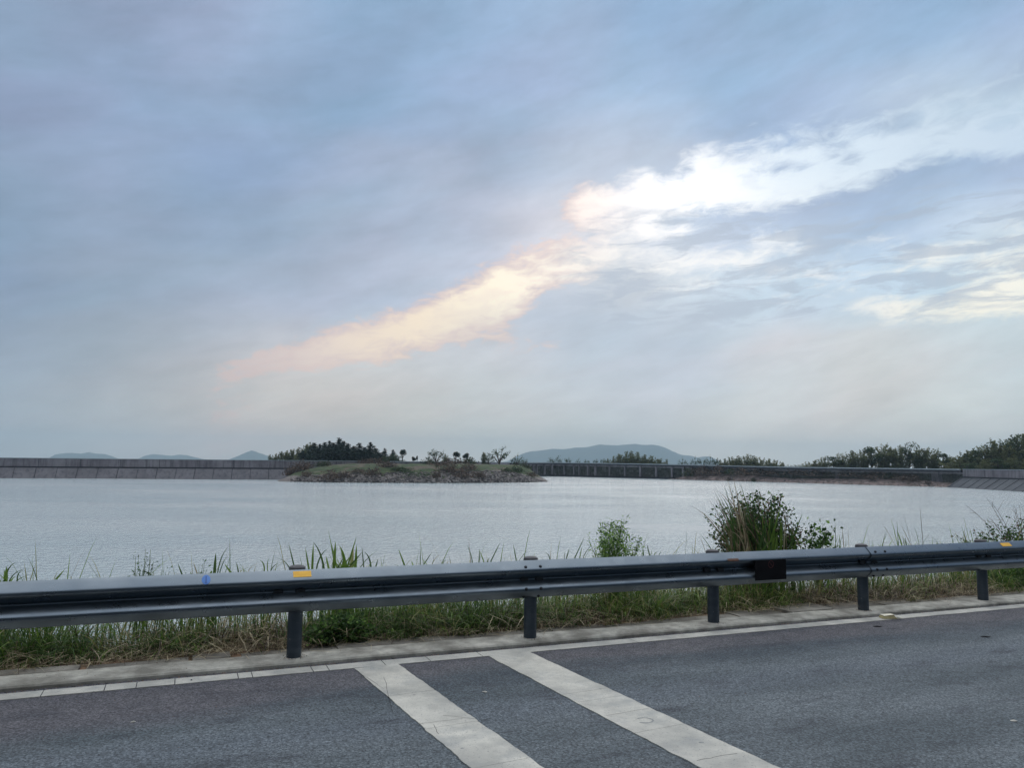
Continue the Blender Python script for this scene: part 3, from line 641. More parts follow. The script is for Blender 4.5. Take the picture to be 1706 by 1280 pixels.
def isl_mat():
    m = bpy.data.materials.new('island_ground'); m.use_nodes = True; t = NT(m.node_tree); b = t.n['Principled BSDF']
    v = t.new('ShaderNodeTexCoord').outputs['Object']; x, y, z = t.sep(v)
    zz = t.m('ADD', z, t.m('MULTIPLY', t.m('SUBTRACT', t.noise(v, .35, 5, .6), .5), 1.8))
    grass = t.mix(t.rng(t.noise(v, .5, 5, .6), .35, .65), lin((50, 68, 42)), lin((76, 88, 54)))
    brown = t.mix(t.rng(t.noise(v, 1.2, 4), .4, .6), lin((92, 84, 74)), lin((108, 98, 86)))
    rock = t.mix(t.rng(t.noise(v, 2.2, 5, .7), .35, .65), lin((70, 66, 64)), lin((150, 142, 138)))
    g = t.mix(t.rng(t.noise(v, .16, 4, .6), .50, .60), grass, brown)
    c = t.mix(t.rng(zz, -2.35, -1.95), rock, g)
    t.put(b.inputs['Base Color'], c); b.inputs['Roughness'].default_value = .95
    bn = t.new('ShaderNodeBump'); bn.inputs['Distance'].default_value = .3; t.put(bn.inputs['Height'], t.noise(v, 2.5, 6, .7)); t.l.new(bn.outputs[0], b.inputs['Normal'])
    return m
island = grid(170, 60, isl).obj('island', isl_mat(), smooth=True); tag(island, kind='structure', label='low grassy island with a rocky shore')
M_rock = mat('rubble', lin((126, 120, 116)), lin((176, 168, 164)), 1.5, .9)
M_rockd = mat('dark_rubble', lin((84, 80, 80)), lin((110, 104, 102)), 1.5, .9)
def rubble(fn, n, vmax, us, smin, smax, name, label):
    mb = MB()
    for _ in range(n):
        u = random.uniform(*us); v = vmax*random.random()**1.3; p = np.array(fn(u, v)); s_ = random.uniform(smin, smax)
        r = np.random.uniform(.6, 1.2, (8, 3))*s_*.5; sg = np.array([(x, y, z) for z in (-1, 1) for y in (-1, 1) for x in (-1, 1)], float)
        a = random.uniform(0, 6.3); rt = np.array([[math.cos(a), -math.sin(a), 0], [math.sin(a), math.cos(a), 0], [0, 0, 1]])
        q = (sg*r)@rt.T; q[:, 2] *= .6
        mb.add(p+q, [(0, 2, 3, 1), (4, 5, 7, 6), (0, 1, 5, 4), (2, 6, 7, 3), (0, 4, 6, 2), (1, 3, 7, 5)], 0 if random.random() < .6 else 1)
    o = mb.obj(name, [M_rock, M_rockd]); tag(o, label, name.replace('_', ' '), kind='stuff'); return o
rubble(isl, 2600, .12, (.05, .995), .25, .85, 'rubble', 'pale broken stones along the waterline of the island')
# right-hand shore
SF = smooth([(58, 296.5, 0), (75, 274, 0), (90.7, 258, 0), (108, 237, 0), (122, 221.5, 0), (127, 214, 0)], 1)
SB = smooth([(60, 298.5, 0), (79, 276, 0), (95, 260, 0), (112, 241, 0), (124.5, 225, 0), (127.5, 215.5, 0)], 1)
def shore(u, v):
    a, b = lerp_line(SF, u), lerp_line(SB, u); p = a*(1-v)+b*v; top = np.interp(u, [0, .12, .3, .8, .92, 1], [-3.2, -1.6, -.7, -.6, -1.8, -3.3])
    z = WL-.25+(top-WL+.25)*np.interp(v, [0, .25, .5, 1], [0, .33, .5, 1.0])+.35*(fbm(p[0]*.8, p[1]*.8, 60)-.5)
    return (p[0]+.6*(fbm(u*40, v, 61)-.5), p[1], z)
M_sand = mat('shore_sand', lin((136, 120, 116)), lin((166, 150, 144)), .8, .95, bump=.1, c3=lin((100, 90, 84)), s3=.5)
sh = grid(160, 14, shore).obj('shore', M_sand, smooth=True); tag(sh, kind='structure', label='narrow pinkish sandy shore below the right-hand wall')
rubble(shore, 900, .5, (.03, .97), .12, .4, 'rubble', 'scattered stones on the sandy right-hand shore')

# ------------------------------------------------------------------ distant hills
M_hill = mat('hill_forest', lin((48, 60, 58)), lin((62, 72, 66)), .01, .95)
def hill(pts, dist, label, depth=1900):
    X = []; Z = []
    for px, py in pts: q = atdist(px, py, dist); X.append(q[0]); Z.append(q[2])
    X = np.array(X); Z = np.array(Z); X[0] -= 0; x0, x1 = X[0]-160, X[-1]+160
    Xp = np.concatenate([[x0], X, [x1]]); Zp = np.concatenate([[-8], Z, [-8]])
    def f(u, v):
        x = x0+(x1-x0)*u; h = np.interp(x, Xp, Zp)+9; s_ = math.sin(math.pi*min(1, max(0, v)))
        s_ = s_**1.2; y = dist+(v-.5)*depth; sp = 1+.10*(fbm(x*.0016, y*.0016, 80)-.5)*(1-s_)*4
        h2 = h*s_*sp+(fbm(x*.008, y*.008, 82)-.5)*13*s_-9.2
        return (x+(y-dist)*x/dist, y, h2)
    o = grid(130, 22, f).obj('hill', M_hill, smooth=True); tag(o, label, kind='structure')
hill([(845,769),(858,762),(870,757),(885,752),(900,751),(920,748),(940,749),(960,746),(980,745),(1000,741),(1010,742),(1030,742),(1045,741),(1060,740),(1072,742),(1090,741),(1105,745),(1120,752),(1135,758),(1150,760),(1162,763),(1172,761),(1182,761),(1192,765),(1200,771)], 8000, 'long blue ridge on the horizon right of the island')
hill([(78,766),(92,758),(105,756),(120,755),(135,756),(148,753),(160,756),(175,757),(190,762),(200,766)], 7700, 'faint blue hill low behind the left wall')
hill([(226,767),(240,760),(255,757),(272,758),(285,760),(298,758),(312,759),(328,763),(345,767)], 8100, 'second faint blue hill behind the left wall')
hill([(378,768),(395,761),(408,755),(420,751),(432,755),(445,759),(470,768)], 7500, 'pointed blue hill beside the dark conifers')

# ------------------------------------------------------------------ far vegetation
def fol(name, a, b, trans=.25, scale=.6): return mat(name, lin(a), lin(b), scale, .85, trans=trans, spec=.2)
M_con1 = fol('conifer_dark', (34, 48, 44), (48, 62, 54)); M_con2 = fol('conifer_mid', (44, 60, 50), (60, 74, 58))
M_bam1 = fol('bamboo_pale', (100, 106, 80), (126, 128, 100), .35); M_bam2 = fol('bamboo_green', (98, 110, 78), (126, 132, 94), .4)
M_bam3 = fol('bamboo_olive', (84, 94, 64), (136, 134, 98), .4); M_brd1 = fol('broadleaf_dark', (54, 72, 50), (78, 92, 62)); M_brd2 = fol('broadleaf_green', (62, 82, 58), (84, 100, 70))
M_brown = fol('brown_brush', (92, 80, 72), (116, 100, 88), .2); M_brown2 = fol('purplish_brush', (80, 74, 72), (100, 92, 88), .2); M_olive = fol('olive_brush', (70, 76, 58), (88, 92, 68), .2)
M_bark = mat('bark', lin((70, 62, 56)), lin((96, 86, 78)), 4, .9)
def conifer_mesh(seed, h=9.0, r=2.3):
    random.seed(seed); np.random.seed(seed); tr = MB(); tr.tube([(0, 0, 0), (.05, 0, h*.5), (0, .05, h*.98)], [.22, .13, .03], 6)
    cr = MB(); lvl = int(h/.33)
    for i in range(lvl):
        u = i/(lvl-1); z = h*(.12+.88*u); rr = r*(1-u)**.8*random.uniform(.75, 1.15)+.12; nb = int(5+rr*5); a0 = random.uniform(0, 6)
        for b in range(nb):
            a = a0+6.283*b/nb+random.uniform(-.3, .3); L = rr*random.uniform(.6, 1.12)
            for s_ in np.arange(.2, 1.01, .28/max(L, .3)*.8):
                p = (math.cos(a)*L*s_, math.sin(a)*L*s_, z-.25*L*s_+random.uniform(-.12, .12)); cr.quad(p, random.uniform(.35, .62), 0 if random.random() < .7 else 1, up=.5)
    for _ in range(8): cr.quad((random.uniform(-.06, .06), random.uniform(-.06, .06), h*random.uniform(.93, 1.02)), .35, 0)
    return tr.mesh('trunk', M_bark), cr.mesh('crown', [M_con1, M_con2])
def bamboo_mesh(seed, h=6.0, r=2.2, stems=26, mats=None):
    random.seed(seed); np.random.seed(seed); tr = MB(); cr = MB()
    for k in range(stems):
        a = random.uniform(0, 6.3); lean = r*random.random()**.7; hh = h*random.uniform(.55, 1.0)*(1-.25*(lean/r)**2)
        pts = [np.array([math.cos(a)*lean*(.15+.85*s_**1.7), math.sin(a)*lean*(.15+.85*s_**1.7), hh*(s_-.10*s_**5)]) for s_ in np.linspace(0, 1, 6)]
        tr.tube(pts, [.045, .04, .035, .03, .02, .01], 4)
        for s_ in np.linspace(.12, 1.0, 22):
            x = s_*5; i = min(4, int(x)); p = pts[i]*(1-(x-i))+pts[i+1]*(x-i)
            for _ in range(4): cr.quad(p+np.random.normal(size=3)*(.30*(1.15-s_*.75)), random.uniform(.25, .5), 0 if random.random() < .6 else 1)
    return tr.mesh('stems', M_bark), cr.mesh('foliage', mats)
def broad_mesh(seed, h=8.0, r=2.6, dens=1.0, mats=None, trunk=.3, gap=.5):
    random.seed(seed); np.random.seed(seed); tr = MB(); cr = MB()
    tr.tube([(0, 0, 0), (.1, .05, h*trunk), (.05, -.1, h*.7)], [.2, .15, .06], 6); blobs = []
    for k in range(10):
        a = random.uniform(0, 6.3); q = r*random.uniform(.15, .7); z = h*random.uniform(trunk+.12, .88); q *= math.sqrt(max(.15, 1-((z/h-.55)/.5)**2))
        c = np.array([math.cos(a)*q, math.sin(a)*q, z]); blobs.append((c, random.uniform(.28, .5)*r)); tr.tube([(.08, 0, h*trunk*.9), c*.6+np.array([0, 0, h*.15]), c], [.08, .05, .02], 4)
    for c, br in blobs:
        for _ in range(int(150*dens)):
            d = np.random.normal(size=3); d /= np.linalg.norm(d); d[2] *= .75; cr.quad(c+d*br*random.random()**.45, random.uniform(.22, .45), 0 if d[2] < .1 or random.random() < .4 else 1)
    return tr.mesh('trunk', M_bark), cr.mesh('crown', mats)
def sparse_mesh(seed, h=5.0, r=2.2):
    random.seed(seed); np.random.seed(seed); tr = MB(); cr = MB(); tr.tube([(0, 0, 0), (.05, 0, h*.3), (0, 0, h*.5)], [.12, .1, .06], 5)
    for k in range(13):
        a = random.uniform(0, 6.3); q = r*random.uniform(.3, 1); z = h*(1-.35*(q/r)**2)*random.uniform(.8, 1.02); e = np.array([math.cos(a)*q, math.sin(a)*q, z]); m_ = np.array([e[0]*.4, e[1]*.4, h*.35+z*.28])
        tr.tube([(0, 0, h*.28), m_, e], [.06, .04, .015], 4)
        for _ in range(26):
            s_ = random.uniform(.35, 1.05); cr.quad(m_+(e-m_)*s_+np.random.normal(size=3)*.22, random.uniform(.2, .38), 0 if random.random() < .5 else 1)
    return tr.mesh('trunk', M_bark), cr.mesh('crown', [M_brd1, M_brd2])
def bush_mesh(seed, r=1.0, h=1.2, mats=None, n=420):
    random.seed(seed); np.random.seed(seed); cr = MB(); lob = [(np.array([random.uniform(-.55, .55)*r, random.uniform(-.5, .5)*r, 0]), random.uniform(.45, .75)) for _ in range(5)]
    for _ in range(n):
        c, q = random.choice(lob); d = np.random.normal(size=3); d /= np.linalg.norm(d); d[2] = abs(d[2]); s_ = random.random()**.4
        cr.quad(c+d*np.array([r*q, r*q, h*random.uniform(.75, 1.1)])*s_, random.uniform(.18, .36), 0 if random.random() < .65 else 1)
    st = MB(); 
    for k in range(6): a = k*1.05; st.tube([(0, 0, -.3), (math.cos(a)*r*.5, math.sin(a)*r*.5, h*.7)], [.04, .015], 4)
    return st.mesh('stems', M_bark), cr.mesh('foliage', mats)
CON = [conifer_mesh(100+i, 9, 2.2+.25*i) for i in range(3)]
BAMP = [bamboo_mesh(120+i, 6, 2.2, 26, [M_bam1, M_bam2]) for i in range(2)]
BAMG = [bamboo_mesh(130+i, 8, 2.6, 34, [M_bam2, M_bam3]) for i in range(3)]
BRD = [broad_mesh(140+i, 8, 2.7, 1.0, [M_brd1, M_brd2]) for i in range(3)]
SPA = [sparse_mesh(150+i) for i in range(2)]
def dome_mesh(seed):
    random.seed(seed); np.random.seed(seed); tr = MB(); cr = MB(); tr.tube([(0, 0, 0), (.1, 0, 3), (0, 0, 6)], [.22, .16, .06], 6)
    for k in range(5): a = k*1.26; tr.tube([(.05, 0, 3.6), (math.cos(a)*.6, math.sin(a)*.6, 4.7), (math.cos(a)*1.1, math.sin(a)*1.1, 5.5)], [.07, .05, .02], 4)
    for k in range(9):
        a = random.uniform(0, 6.28); q = random.uniform(.2, 1.15); c = np.array([math.cos(a)*q, math.sin(a)*q, 5.5+random.uniform(-.6, .75)*(1-q*.45)]); br = random.uniform(.45, .75)
        for _ in range(170):
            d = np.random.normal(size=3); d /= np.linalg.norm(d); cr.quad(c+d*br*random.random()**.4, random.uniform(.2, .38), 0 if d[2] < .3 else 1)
    return tr.mesh('trunk', M_bark), cr.mesh('crown', [M_con1, M_con2])
DOME = [dome_mesh(160), dome_mesh(161)]
BUB = [bush_mesh(170+i, 1.5, 1.1, [M_brown, M_brown2]) for i in range(3)]
BUO = [bush_mesh(180+i, 1.5, 1.1, [M_olive, M_brd1]) for i in range(2)]
BUG = [bush_mesh(190, 1.5, 1.1, [M_brd1, M_brd2])]
random.seed(5); np.random.seed(5)
H0 = {id(m[0]): None for m in CON}
def plant(name, meshes, names, loc, sc, label, cat, group, hs=None):
    r = empty(name, loc, random.uniform(0, 6.28)); r.scale = (sc[0], sc[0], sc[1]); tag(r, label, cat, group)
    for me, nm in zip(meshes, names): link(nm, me, r)
    return r
def far_plant(kind, px, top, dist, base_z, wpx, label, group):
    """plant whose top is seen at (px, top) from the road, standing dist metres away"""
    spec = {'conifer': (CON, 9.0, 2.4, ('trunk', 'crown'), 'conifer', 'tree'), 'bamboo': (BAMP, 5.8, 2.3, ('stem', 'foliage'), 'bamboo_clump', 'bamboo'),
            'gbamboo': (BAMG, 7.7, 2.7, ('stem', 'foliage'), 'bamboo_clump', 'bamboo'), 'broad': (BRD, 8.0, 2.9, ('trunk', 'crown'), 'broadleaf_tree', 'tree'),
            'sparse': (SPA, 5.0, 2.2, ('trunk', 'crown'), 'sparse_tree', 'tree'), 'dome': (DOME, 6.9, 2.1, ('trunk', 'crown'), 'round_tree', 'tree'),
            'bbush': (BUB, 1.1, 1.6, ('stem', 'foliage'), 'brown_bush', 'bush'), 'obush': (BUO, 1.1, 1.6, ('stem', 'foliage'), 'olive_bush', 'bush'), 'gbush': (BUG, 1.1, 1.6, ('stem', 'foliage'), 'green_bush', 'bush')}[kind]
    q = atdist(px, top, dist); h = (q[2]-base_z)*(1.0 if kind == 'conifer' else 1.06); wr = wpx/F*dist/2*{'conifer': 2.6, 'bbush': 1.35, 'obush': 1.35, 'gbush': 1.35}.get(kind, 1.3)
    return plant(spec[4], random.choice(spec[0]), spec[3], (q[0], q[1], base_z), (wr/spec[2], h/spec[1]), label, spec[5], group)

ORD = ['leftmost', 'second', 'third', 'fourth', 'fifth', 'sixth', 'seventh', 'eighth', 'ninth', 'tenth', 'eleventh', 'twelfth', 'thirteenth', 'fourteenth', 'fifteenth', 'sixteenth', 'seventeenth', 'eighteenth', 'nineteenth', 'twentieth', 'twenty-first', 'twenty-second', 'twenty-third', 'twenty-fourth', 'twenty-fifth', 'twenty-sixth', 'twenty-seventh', 'twenty-eighth']
def nth(i): return ORD[i] if i == 0 else ORD[i]+' from left'
# dark conifer grove behind the left wall
con = [(505,752),(514,748),(524,739),(533,741),(541,738),(549,736),(556,739),(565,731),(572,736),(580,740),(590,744),(599,739),(607,746),(617,738),(626,748),(545,744),(530,748),(560,742),(588,750),(610,752)]
con = sorted(con+[(518,752),(537,750),(552,748),(568,746),(584,750),(600,752),(619,754)])
for i, (px, ty) in enumerate(con):
    far_plant('conifer', px, ty, 262+8*((i*7) % 4), -1.5, random.uniform(22, 30), nth(i)+' dark conifer in the dense grove behind the left wall', 'conifers in the grove behind the left wall')
for i, (px, ty, wd) in enumerate([(641,748,16),(655,750,14),(632,755,16)]):
    far_plant('conifer', px, ty, 262, -1, wd, ['small spiky dark conifer just right of the grove', 'small dark conifer standing before the round-topped tree', 'short dark conifer touching the right end of the grove'][i], 'small conifers right of the grove')
far_plant('dome', 671, 748, 260, -1, 17, 'round-topped dark tree with a bare trunk right of the small conifers', 'round-topped trees above the island')
far_plant('dome', 689, 761, 262, -1, 10, 'tiny round dark tree between the conifers and the island bushes', 'round-topped trees above the island')
far_plant('dome', 695, 759, 262, -1, 5, 'tiniest round tree on a thin stem above the island', 'round-topped trees above the island')
far_plant('broad', 650, 757, 258, -1, 26, 'low green tree below the small conifers behind the wall', 'trees above the island')
far_plant('broad', 664, 760, 258, -1, 22, 'low dark tree at the foot of the round-topped tree', 'trees above the island')
for i, (px, ty, wd) in enumerate([(450,757,12),(460,755,14),(469,751,16),(478,750,18),(487,747,20),(498,745,22),(512,738,22),(520,735,18)]):
    far_plant('bamboo', px, ty, 246 if i < 5 else 284, -1, wd, nth(i)+' pale feathery bamboo clump at the left end of the grove', 'pale bamboo left of the conifers')
for i, (k, px, ty, wd, lb) in enumerate([('sparse',727,747,26,'open-crowned twiggy tree on the island skyline left of the two round dark trees'),('bamboo',742,756,16,'pale wispy bamboo beside the open-crowned tree'),
    ('dome',759,752,17,'larger of the two round dark trees side by side'),('dome',777,755,14,'smaller of the two round dark trees side by side'),('bamboo',806,752,14,'thin wispy shrub above the leaning dead trunk'),('sparse',814,757,22,'low thin tree between the dead trunk and the feathery tree'),('sparse',832,745,34,'feathery spreading tree, tallest on the right of the island skyline'),
    ('sparse',862,757,18,'pale green thin tree beside the end of the blue ridge'),('sparse',716,758,14,'small thin tree at the left of the island skyline trees'),('sparse',874,764,10,'tiny tree last before the pillared wall')]):
    far_plant(k, px, ty, 262, -1, wd, lb, 'trees on the skyline behind the island')
for i, (px, ty, wd) in enumerate([(925,760,20),(946,762,12),(963,764,8),(978,765,10),(992,764,9),(1004,763,9),(1138,764,14),(1157,762,12),(1170,763,16),(1184,760,14),(1194,762,12)]):
    far_plant('sparse', px, ty, 345 if px < 1100 else 310, -1.5, wd, nth(i)+' thin little tree poking above the pillared wall before the ridge', 'thin trees above the pillared wall')
for i, (px, ty, wd) in enumerate([(1012,764,16),(1022,760,18),(1032,755,20),(1042,752,20),(1052,751,22),(1063,753,22),(1074,757,22),(1086,760,20),(1098,763,18),(1110,765,14)]):
    far_plant('gbamboo' if i % 2 else 'bamboo', px, ty, 335, -2, wd*1.15, nth(i)+' feathery clump in the bamboo before the blue ridge', 'bamboo before the blue ridge')
for i, (px, ty, wd) in enumerate([(1208,764,18),(1219,761,20),(1230,759,22),(1243,756,24),(1256,759,22),(1268,761,22),(1281,764,20),(1293,767,16),(1304,769,10)]):
    far_plant('gbamboo' if i % 2 else 'bamboo', px, ty, 300, -2, wd*1.2, nth(i)+' feathery clump in the low bamboo above the right shore', 'low bamboo above the right shore')
for i, (px, ty, wd) in enumerate([(1316,773,14),(1330,772,14)]): far_plant('sparse', px, ty, 285, -2, wd, ['left', 'right'][i]+' one of two tiny shrubs in the gap between tree groups', 'tiny shrubs in the gap')
g = [(1345,769,20),(1358,766,24),(1372,762,26),(1388,758,28),(1404,755,28),(1420,750,30),(1436,746,30),(1452,743,32),(1468,739,32),(1483,743,30),(1498,741,32),(1513,738,32),(1527,742,30),(1541,744,30),(1556,747,30),(1570,752,26),(1582,758,22)]
for i, (px, ty, wd) in enumerate(g):
    far_plant(('gbamboo', 'bamboo', 'gbamboo', 'broad')[i % 4], px, ty, 262-.05*(px-1345)*.5, -1.5, wd*1.15, nth(i)+' leafy tree of the dark green group above the right wall', 'dark green trees above the right wall')
g = [(1592,762,28),(1606,757,30),(1618,752,32),(1630,747,34),(1642,743,34),(1654,739,36),(1666,733,38),(1678,728,38),(1690,725,40),(1704,726,40),(1720,720,42),(1740,716,44)]
for i, (px, ty, wd) in enumerate(g):
    far_plant(('gbamboo', 'bamboo', 'gbamboo', 'broad')[i % 4], px, ty-2, 232, -2, wd*1.5, nth(i)+' tree on the tall wooded rise at the right edge', 'trees of the rise at the right edge')
for i, px in enumerate((1612, 1640, 1662, 1688)):
    far_plant('gbamboo' if i % 2 else 'broad', px, (770, 766, 763, 757)[i], 224, -.8, 34, ['leftmost', 'second', 'third', 'rightmost'][i]+' low yellow-green tree at the foot of the wooded rise', 'low trees at the foot of the rise')

# island bushes
_SC = {}
def on_surface(fn, px, py, us=(0, 1), vs=(0, 1)):
    key = (fn.__name__, us, vs)
    if key not in _SC: _SC[key] = [(fn(u, v)) for u in np.linspace(us[0], us[1], 110) for v in np.linspace(vs[0], vs[1], 26)]; _SC[key] = [(p, proj(p)) for p in _SC[key]]
    return min(_SC[key], key=lambda a: (a[1][0]-px)**2+(a[1][1]-py)**2)[0]
ib = [('bbush',484,791,26,16,'brown bush low on the rocky left tip of the island'),('bbush',503,780,40,12,'wide brown bush on the upper left end of the island'),('obush',535,776,30,8,'olive bush on the grass right of the wide brown bush'),('bbush',513,793,24,8,'low brown scrub near the left shore of the island'),
 ('bbush',556,797,34,14,'rounded brown bush just above the stones left of centre'),('bbush',573,795,22,10,'smaller brown bush tucked right of the rounded one'),('bbush',609,773,22,9,'brown bush on the skyline at the left of the tall brush'),('bbush',626,774,28,11,'tallest brown brush on the island skyline'),('bbush',622,791,28,12,'brown bush alone in the middle of the grass'),
 ('bbush',646,778,30,10,'broad brown bush below the small conifers'),('obush',643,768,18,7,'olive bush on the skyline below the small conifers'),('obush',715,773,26,7,'olive bush at the left end of the dense thicket'),('bbush',735,777,38,9,'long brown bush in the dense thicket'),('bbush',760,773,32,10,'brown bush below the round dark trees'),('obush',780,771,28,9,'olive bush right of the round dark trees'),
 ('bbush',748,786,46,11,'dark brown bush across the middle of the thicket'),('bbush',779,783,34,11,'brown bush right of the middle of the thicket'),('bbush',727,796,16,12,'small upright brown bush at the lower left of the thicket'),('bbush',769,797,34,15,'large reddish-brown bush just above the stones'),('bbush',799,797,22,12,'brown bush beside the leaning dead trunk'),
 ('gbush',861,774,12,6,'little dark green bush on the right skyline of the island'),('gbush',856,786,34,9,'dark green bush low on the right of the island'),('obush',838,787,26,7,'olive green bush left of the dark green one'),('obush',876,780,22,7,'olive bush at the right end of the grass'),('bbush',884,793,24,7,'dry brush on the rocky right tip'),('bbush',596,786,30,5,'low brown scrub line on the grass'),('gbush',690,790,44,6,'flat green scrub in the centre of the island'),('gbush',670,783,40,5,'flat green scrub above the centre of the island')]
for k, px, py, wd, hp, lb in ib:
    p = on_surface(isl, px, py, (0, .98)); d = p[1]; far = far_plant(k, px, py-hp, d, p[2]-.15, wd, lb, 'bushes on the island')
# shore bushes
sb = [(1150,791,26,11),(1168,789,30,12),(1186,788,26,12),(1205,787,26,12),(1222,789,22,9),(1240,790,26,11),(1262,790,26,11),(1284,791,28,10),(1306,790,28,10),(1328,791,28,10),(1350,791,26,11),(1372,792,30,10),(1392,793,26,10),(1412,794,30,11),(1436,795,30,11),(1460,796,30,11),(1482,797,30,11),(1504,799,30,11),(1522,800,24,9),(1215,799,6,3),(1254,803,9,7),(1545,806,10,5)]
for i, (px, py, wd, hp) in enumerate(sb):
    p = on_surface(shore, px, py, (0, 1), (.3, 1)) if i < 19 else on_surface(shore, px, py)
    far_plant('bbush' if i % 4 else 'obush', px, py-hp, p[1], p[2]-.15, wd*1.2, (nth(i)+' dry bush in the row above the sandy right shore') if i < 19 else ['tiny dry bush low on the sand under the row', 'single dark dry bush right at the water on the sand', 'last dry tuft where the sand meets the slabbed wall'][i-19], 'dry bushes on the right shore')
# leaning dead trunk on the island
M_dead = mat('dead_wood', lin((64, 68, 74)), lin((92, 96, 100)), 3, .9)
p0 = np.array(ground(815, 804, WL-.1)); p1 = np.array(on_surface(isl, 797, 770, (.5, .8))); p1[2] += .5; r0 = empty('dead_tree', p0)
tag(r0, 'bare dead trunk leaning up the rocky bank of the island', 'dead tree')
mb = MB(); d_ = p1-p0; mb.tube([(0, 0, -.2), d_*.3+(0, 0, .5), d_*.6+(0, 0, .6), d_+(0, 0, .3)], [.75, .5, .32, .2], 8); mb.obj('trunk', M_dead, r0)
mb = MB(); mb.tube([d_*.3+(0, 0, .5), d_*.3+(.3, 0, 1.6), d_*.3+(.1, .2, 2.6)], [.16, .11, .04], 6); mb.obj('branch', M_dead, r0)

# ------------------------------------------------------------------ small white things round the lake
M_white = mat('white_paint', (.75, .76, .76), (.62, .64, .64), 3, .6)
def marker(px, ty, by, dist, label, base):
    a = atdist(px, by, dist); b = atdist(px, ty, dist); h = b[2]-a[2]; r = empty('marker_post', a); tag(r, label, 'marker post', 'white marker posts round the reservoir')
    mb = MB(); mb.lathe([(.20, .0), (.22, h*.3), (.16, h*.75), (.08, h*.96), (.02, h)], seg=10); mb.obj('post', M_white, r, True)
    if base: mb = MB(); mb.lathe([(.55, -.55), (.75, -.3), (.75, .0), (.4, .12)], seg=14); mb.obj('base', M_dark, r)
marker(263.5, 777, 783.2, 203, 'short white post in a dark round base on the ledge of the left wall', True)
marker(1544, 777.5, 782.5, 231, 'white post on the right wall below the pale roof', False)
marker(1570.5, 776, 779.5, 231, 'small white post right of the others on the right wall', False)
marker(1484, 772, 776.5, 236, 'white post among the dark leaves left of the pale roof', False)
# ------------------------------------------------------------------ guardrail
def steel(name, c1, c2, rough, metal, spots=True):
    m = mat(name, c1, c2, 2.5, rough, metal, c3=None); t = NT(m.node_tree); b = t.n['Principled BSDF']
    v = t.new('ShaderNodeTexCoord').outputs['Object']; src = b.inputs['Base Color'].links[0].from_socket
    x, y, z = t.sep(v)
    g = t.rng(t.noise(t.xyz(t.m('MULTIPLY', x, .6), t.m('MULTIPLY', y, 3), t.m('MULTIPLY', z, 6)), 3.5, 6, .65), .5, .75)
    c = t.mix(t.m('MULTIPLY', g, .35), src, (.12, .14, .16))
    if spots:
        s_ = t.rng(t.noise(v, 55, 2, .5), .70, .74); c = t.mix(t.m('MULTIPLY', s_, .5), c, lin((170, 172, 172)))
    t.put(b.inputs['Base Color'], c)
    t.put(b.inputs['Roughness'], t.rng(t.noise(v, 7, 4), .3, .7, rough-.06, rough+.1))
    return m
M_beam = steel('galvanised_beam', (.14, .175, .21), (.175, .21, .245), .30, .97, False)
M_post = steel('painted_post', lin((58, 68, 78)), lin((74, 84, 94)), .45, .5)
M_cap = steel('post_cap', lin((78, 78, 82)), lin((104, 102, 104)), .7, .2)
M_bolt = mat('bolt', lin((34, 38, 44)), lin((52, 56, 60)), 20, .6, .4)
M_black = mat('black_sheeting', (.004, .004, .006), (.007, .007, .009), 8, .8, spec=.2)
M_red = mat('dull_red', (.09, .02, .025), rough=.6)
M_yel = mat('yellow_reflective', lin((238, 180, 40)), lin((248, 192, 52)), 30, .35)
M_ora = mat('faded_orange', lin((92, 62, 44)), lin((110, 74, 50)), 30, .5)
M_blue = mat('blue_sticker', lin((60, 120, 200)), lin((74, 132, 208)), 30, .35)
M_blued = mat('dark_blue_sticker', lin((28, 78, 150)), rough=.4)
rail = kplace(empty('guardrail')); rail.location = KO; rail.rotation_euler = (0, 0, KA)
tag(rail, 'grey steel W-beam guardrail on round posts along the road edge', 'guardrail')
CZ = .568; HB = .165
W0 = [(.004, 1.0), (.022, .925), (.046, .795), (.068, .665), (.079, .585), (.083, .51), (.080, .44), (.068, .35), (.046, .23), (.024, .12), (.008, .03)]
WP = [(-a, z*HB) for a, z in W0]+[(-a, -z*HB) for a, z in W0[::-1]]
def refine(P, n=3):
    Q = [np.array(p) for p in P]; Q = [2*Q[0]-Q[1]]+Q+[2*Q[-1]-Q[-2]]; out = []
    for i in range(1, len(Q)-2):
        for k in range(n):
            u = k/n; a, b, c, d = Q[i-1:i+3]; out.append(.5*((2*b)+(c-a)*u+(2*a-5*b+4*c-d)*u*u+(-a+3*b-3*c+d)*u**3))
    out.append(Q[-2]); return out
WP = refine(WP, 3); NOFF = -.062
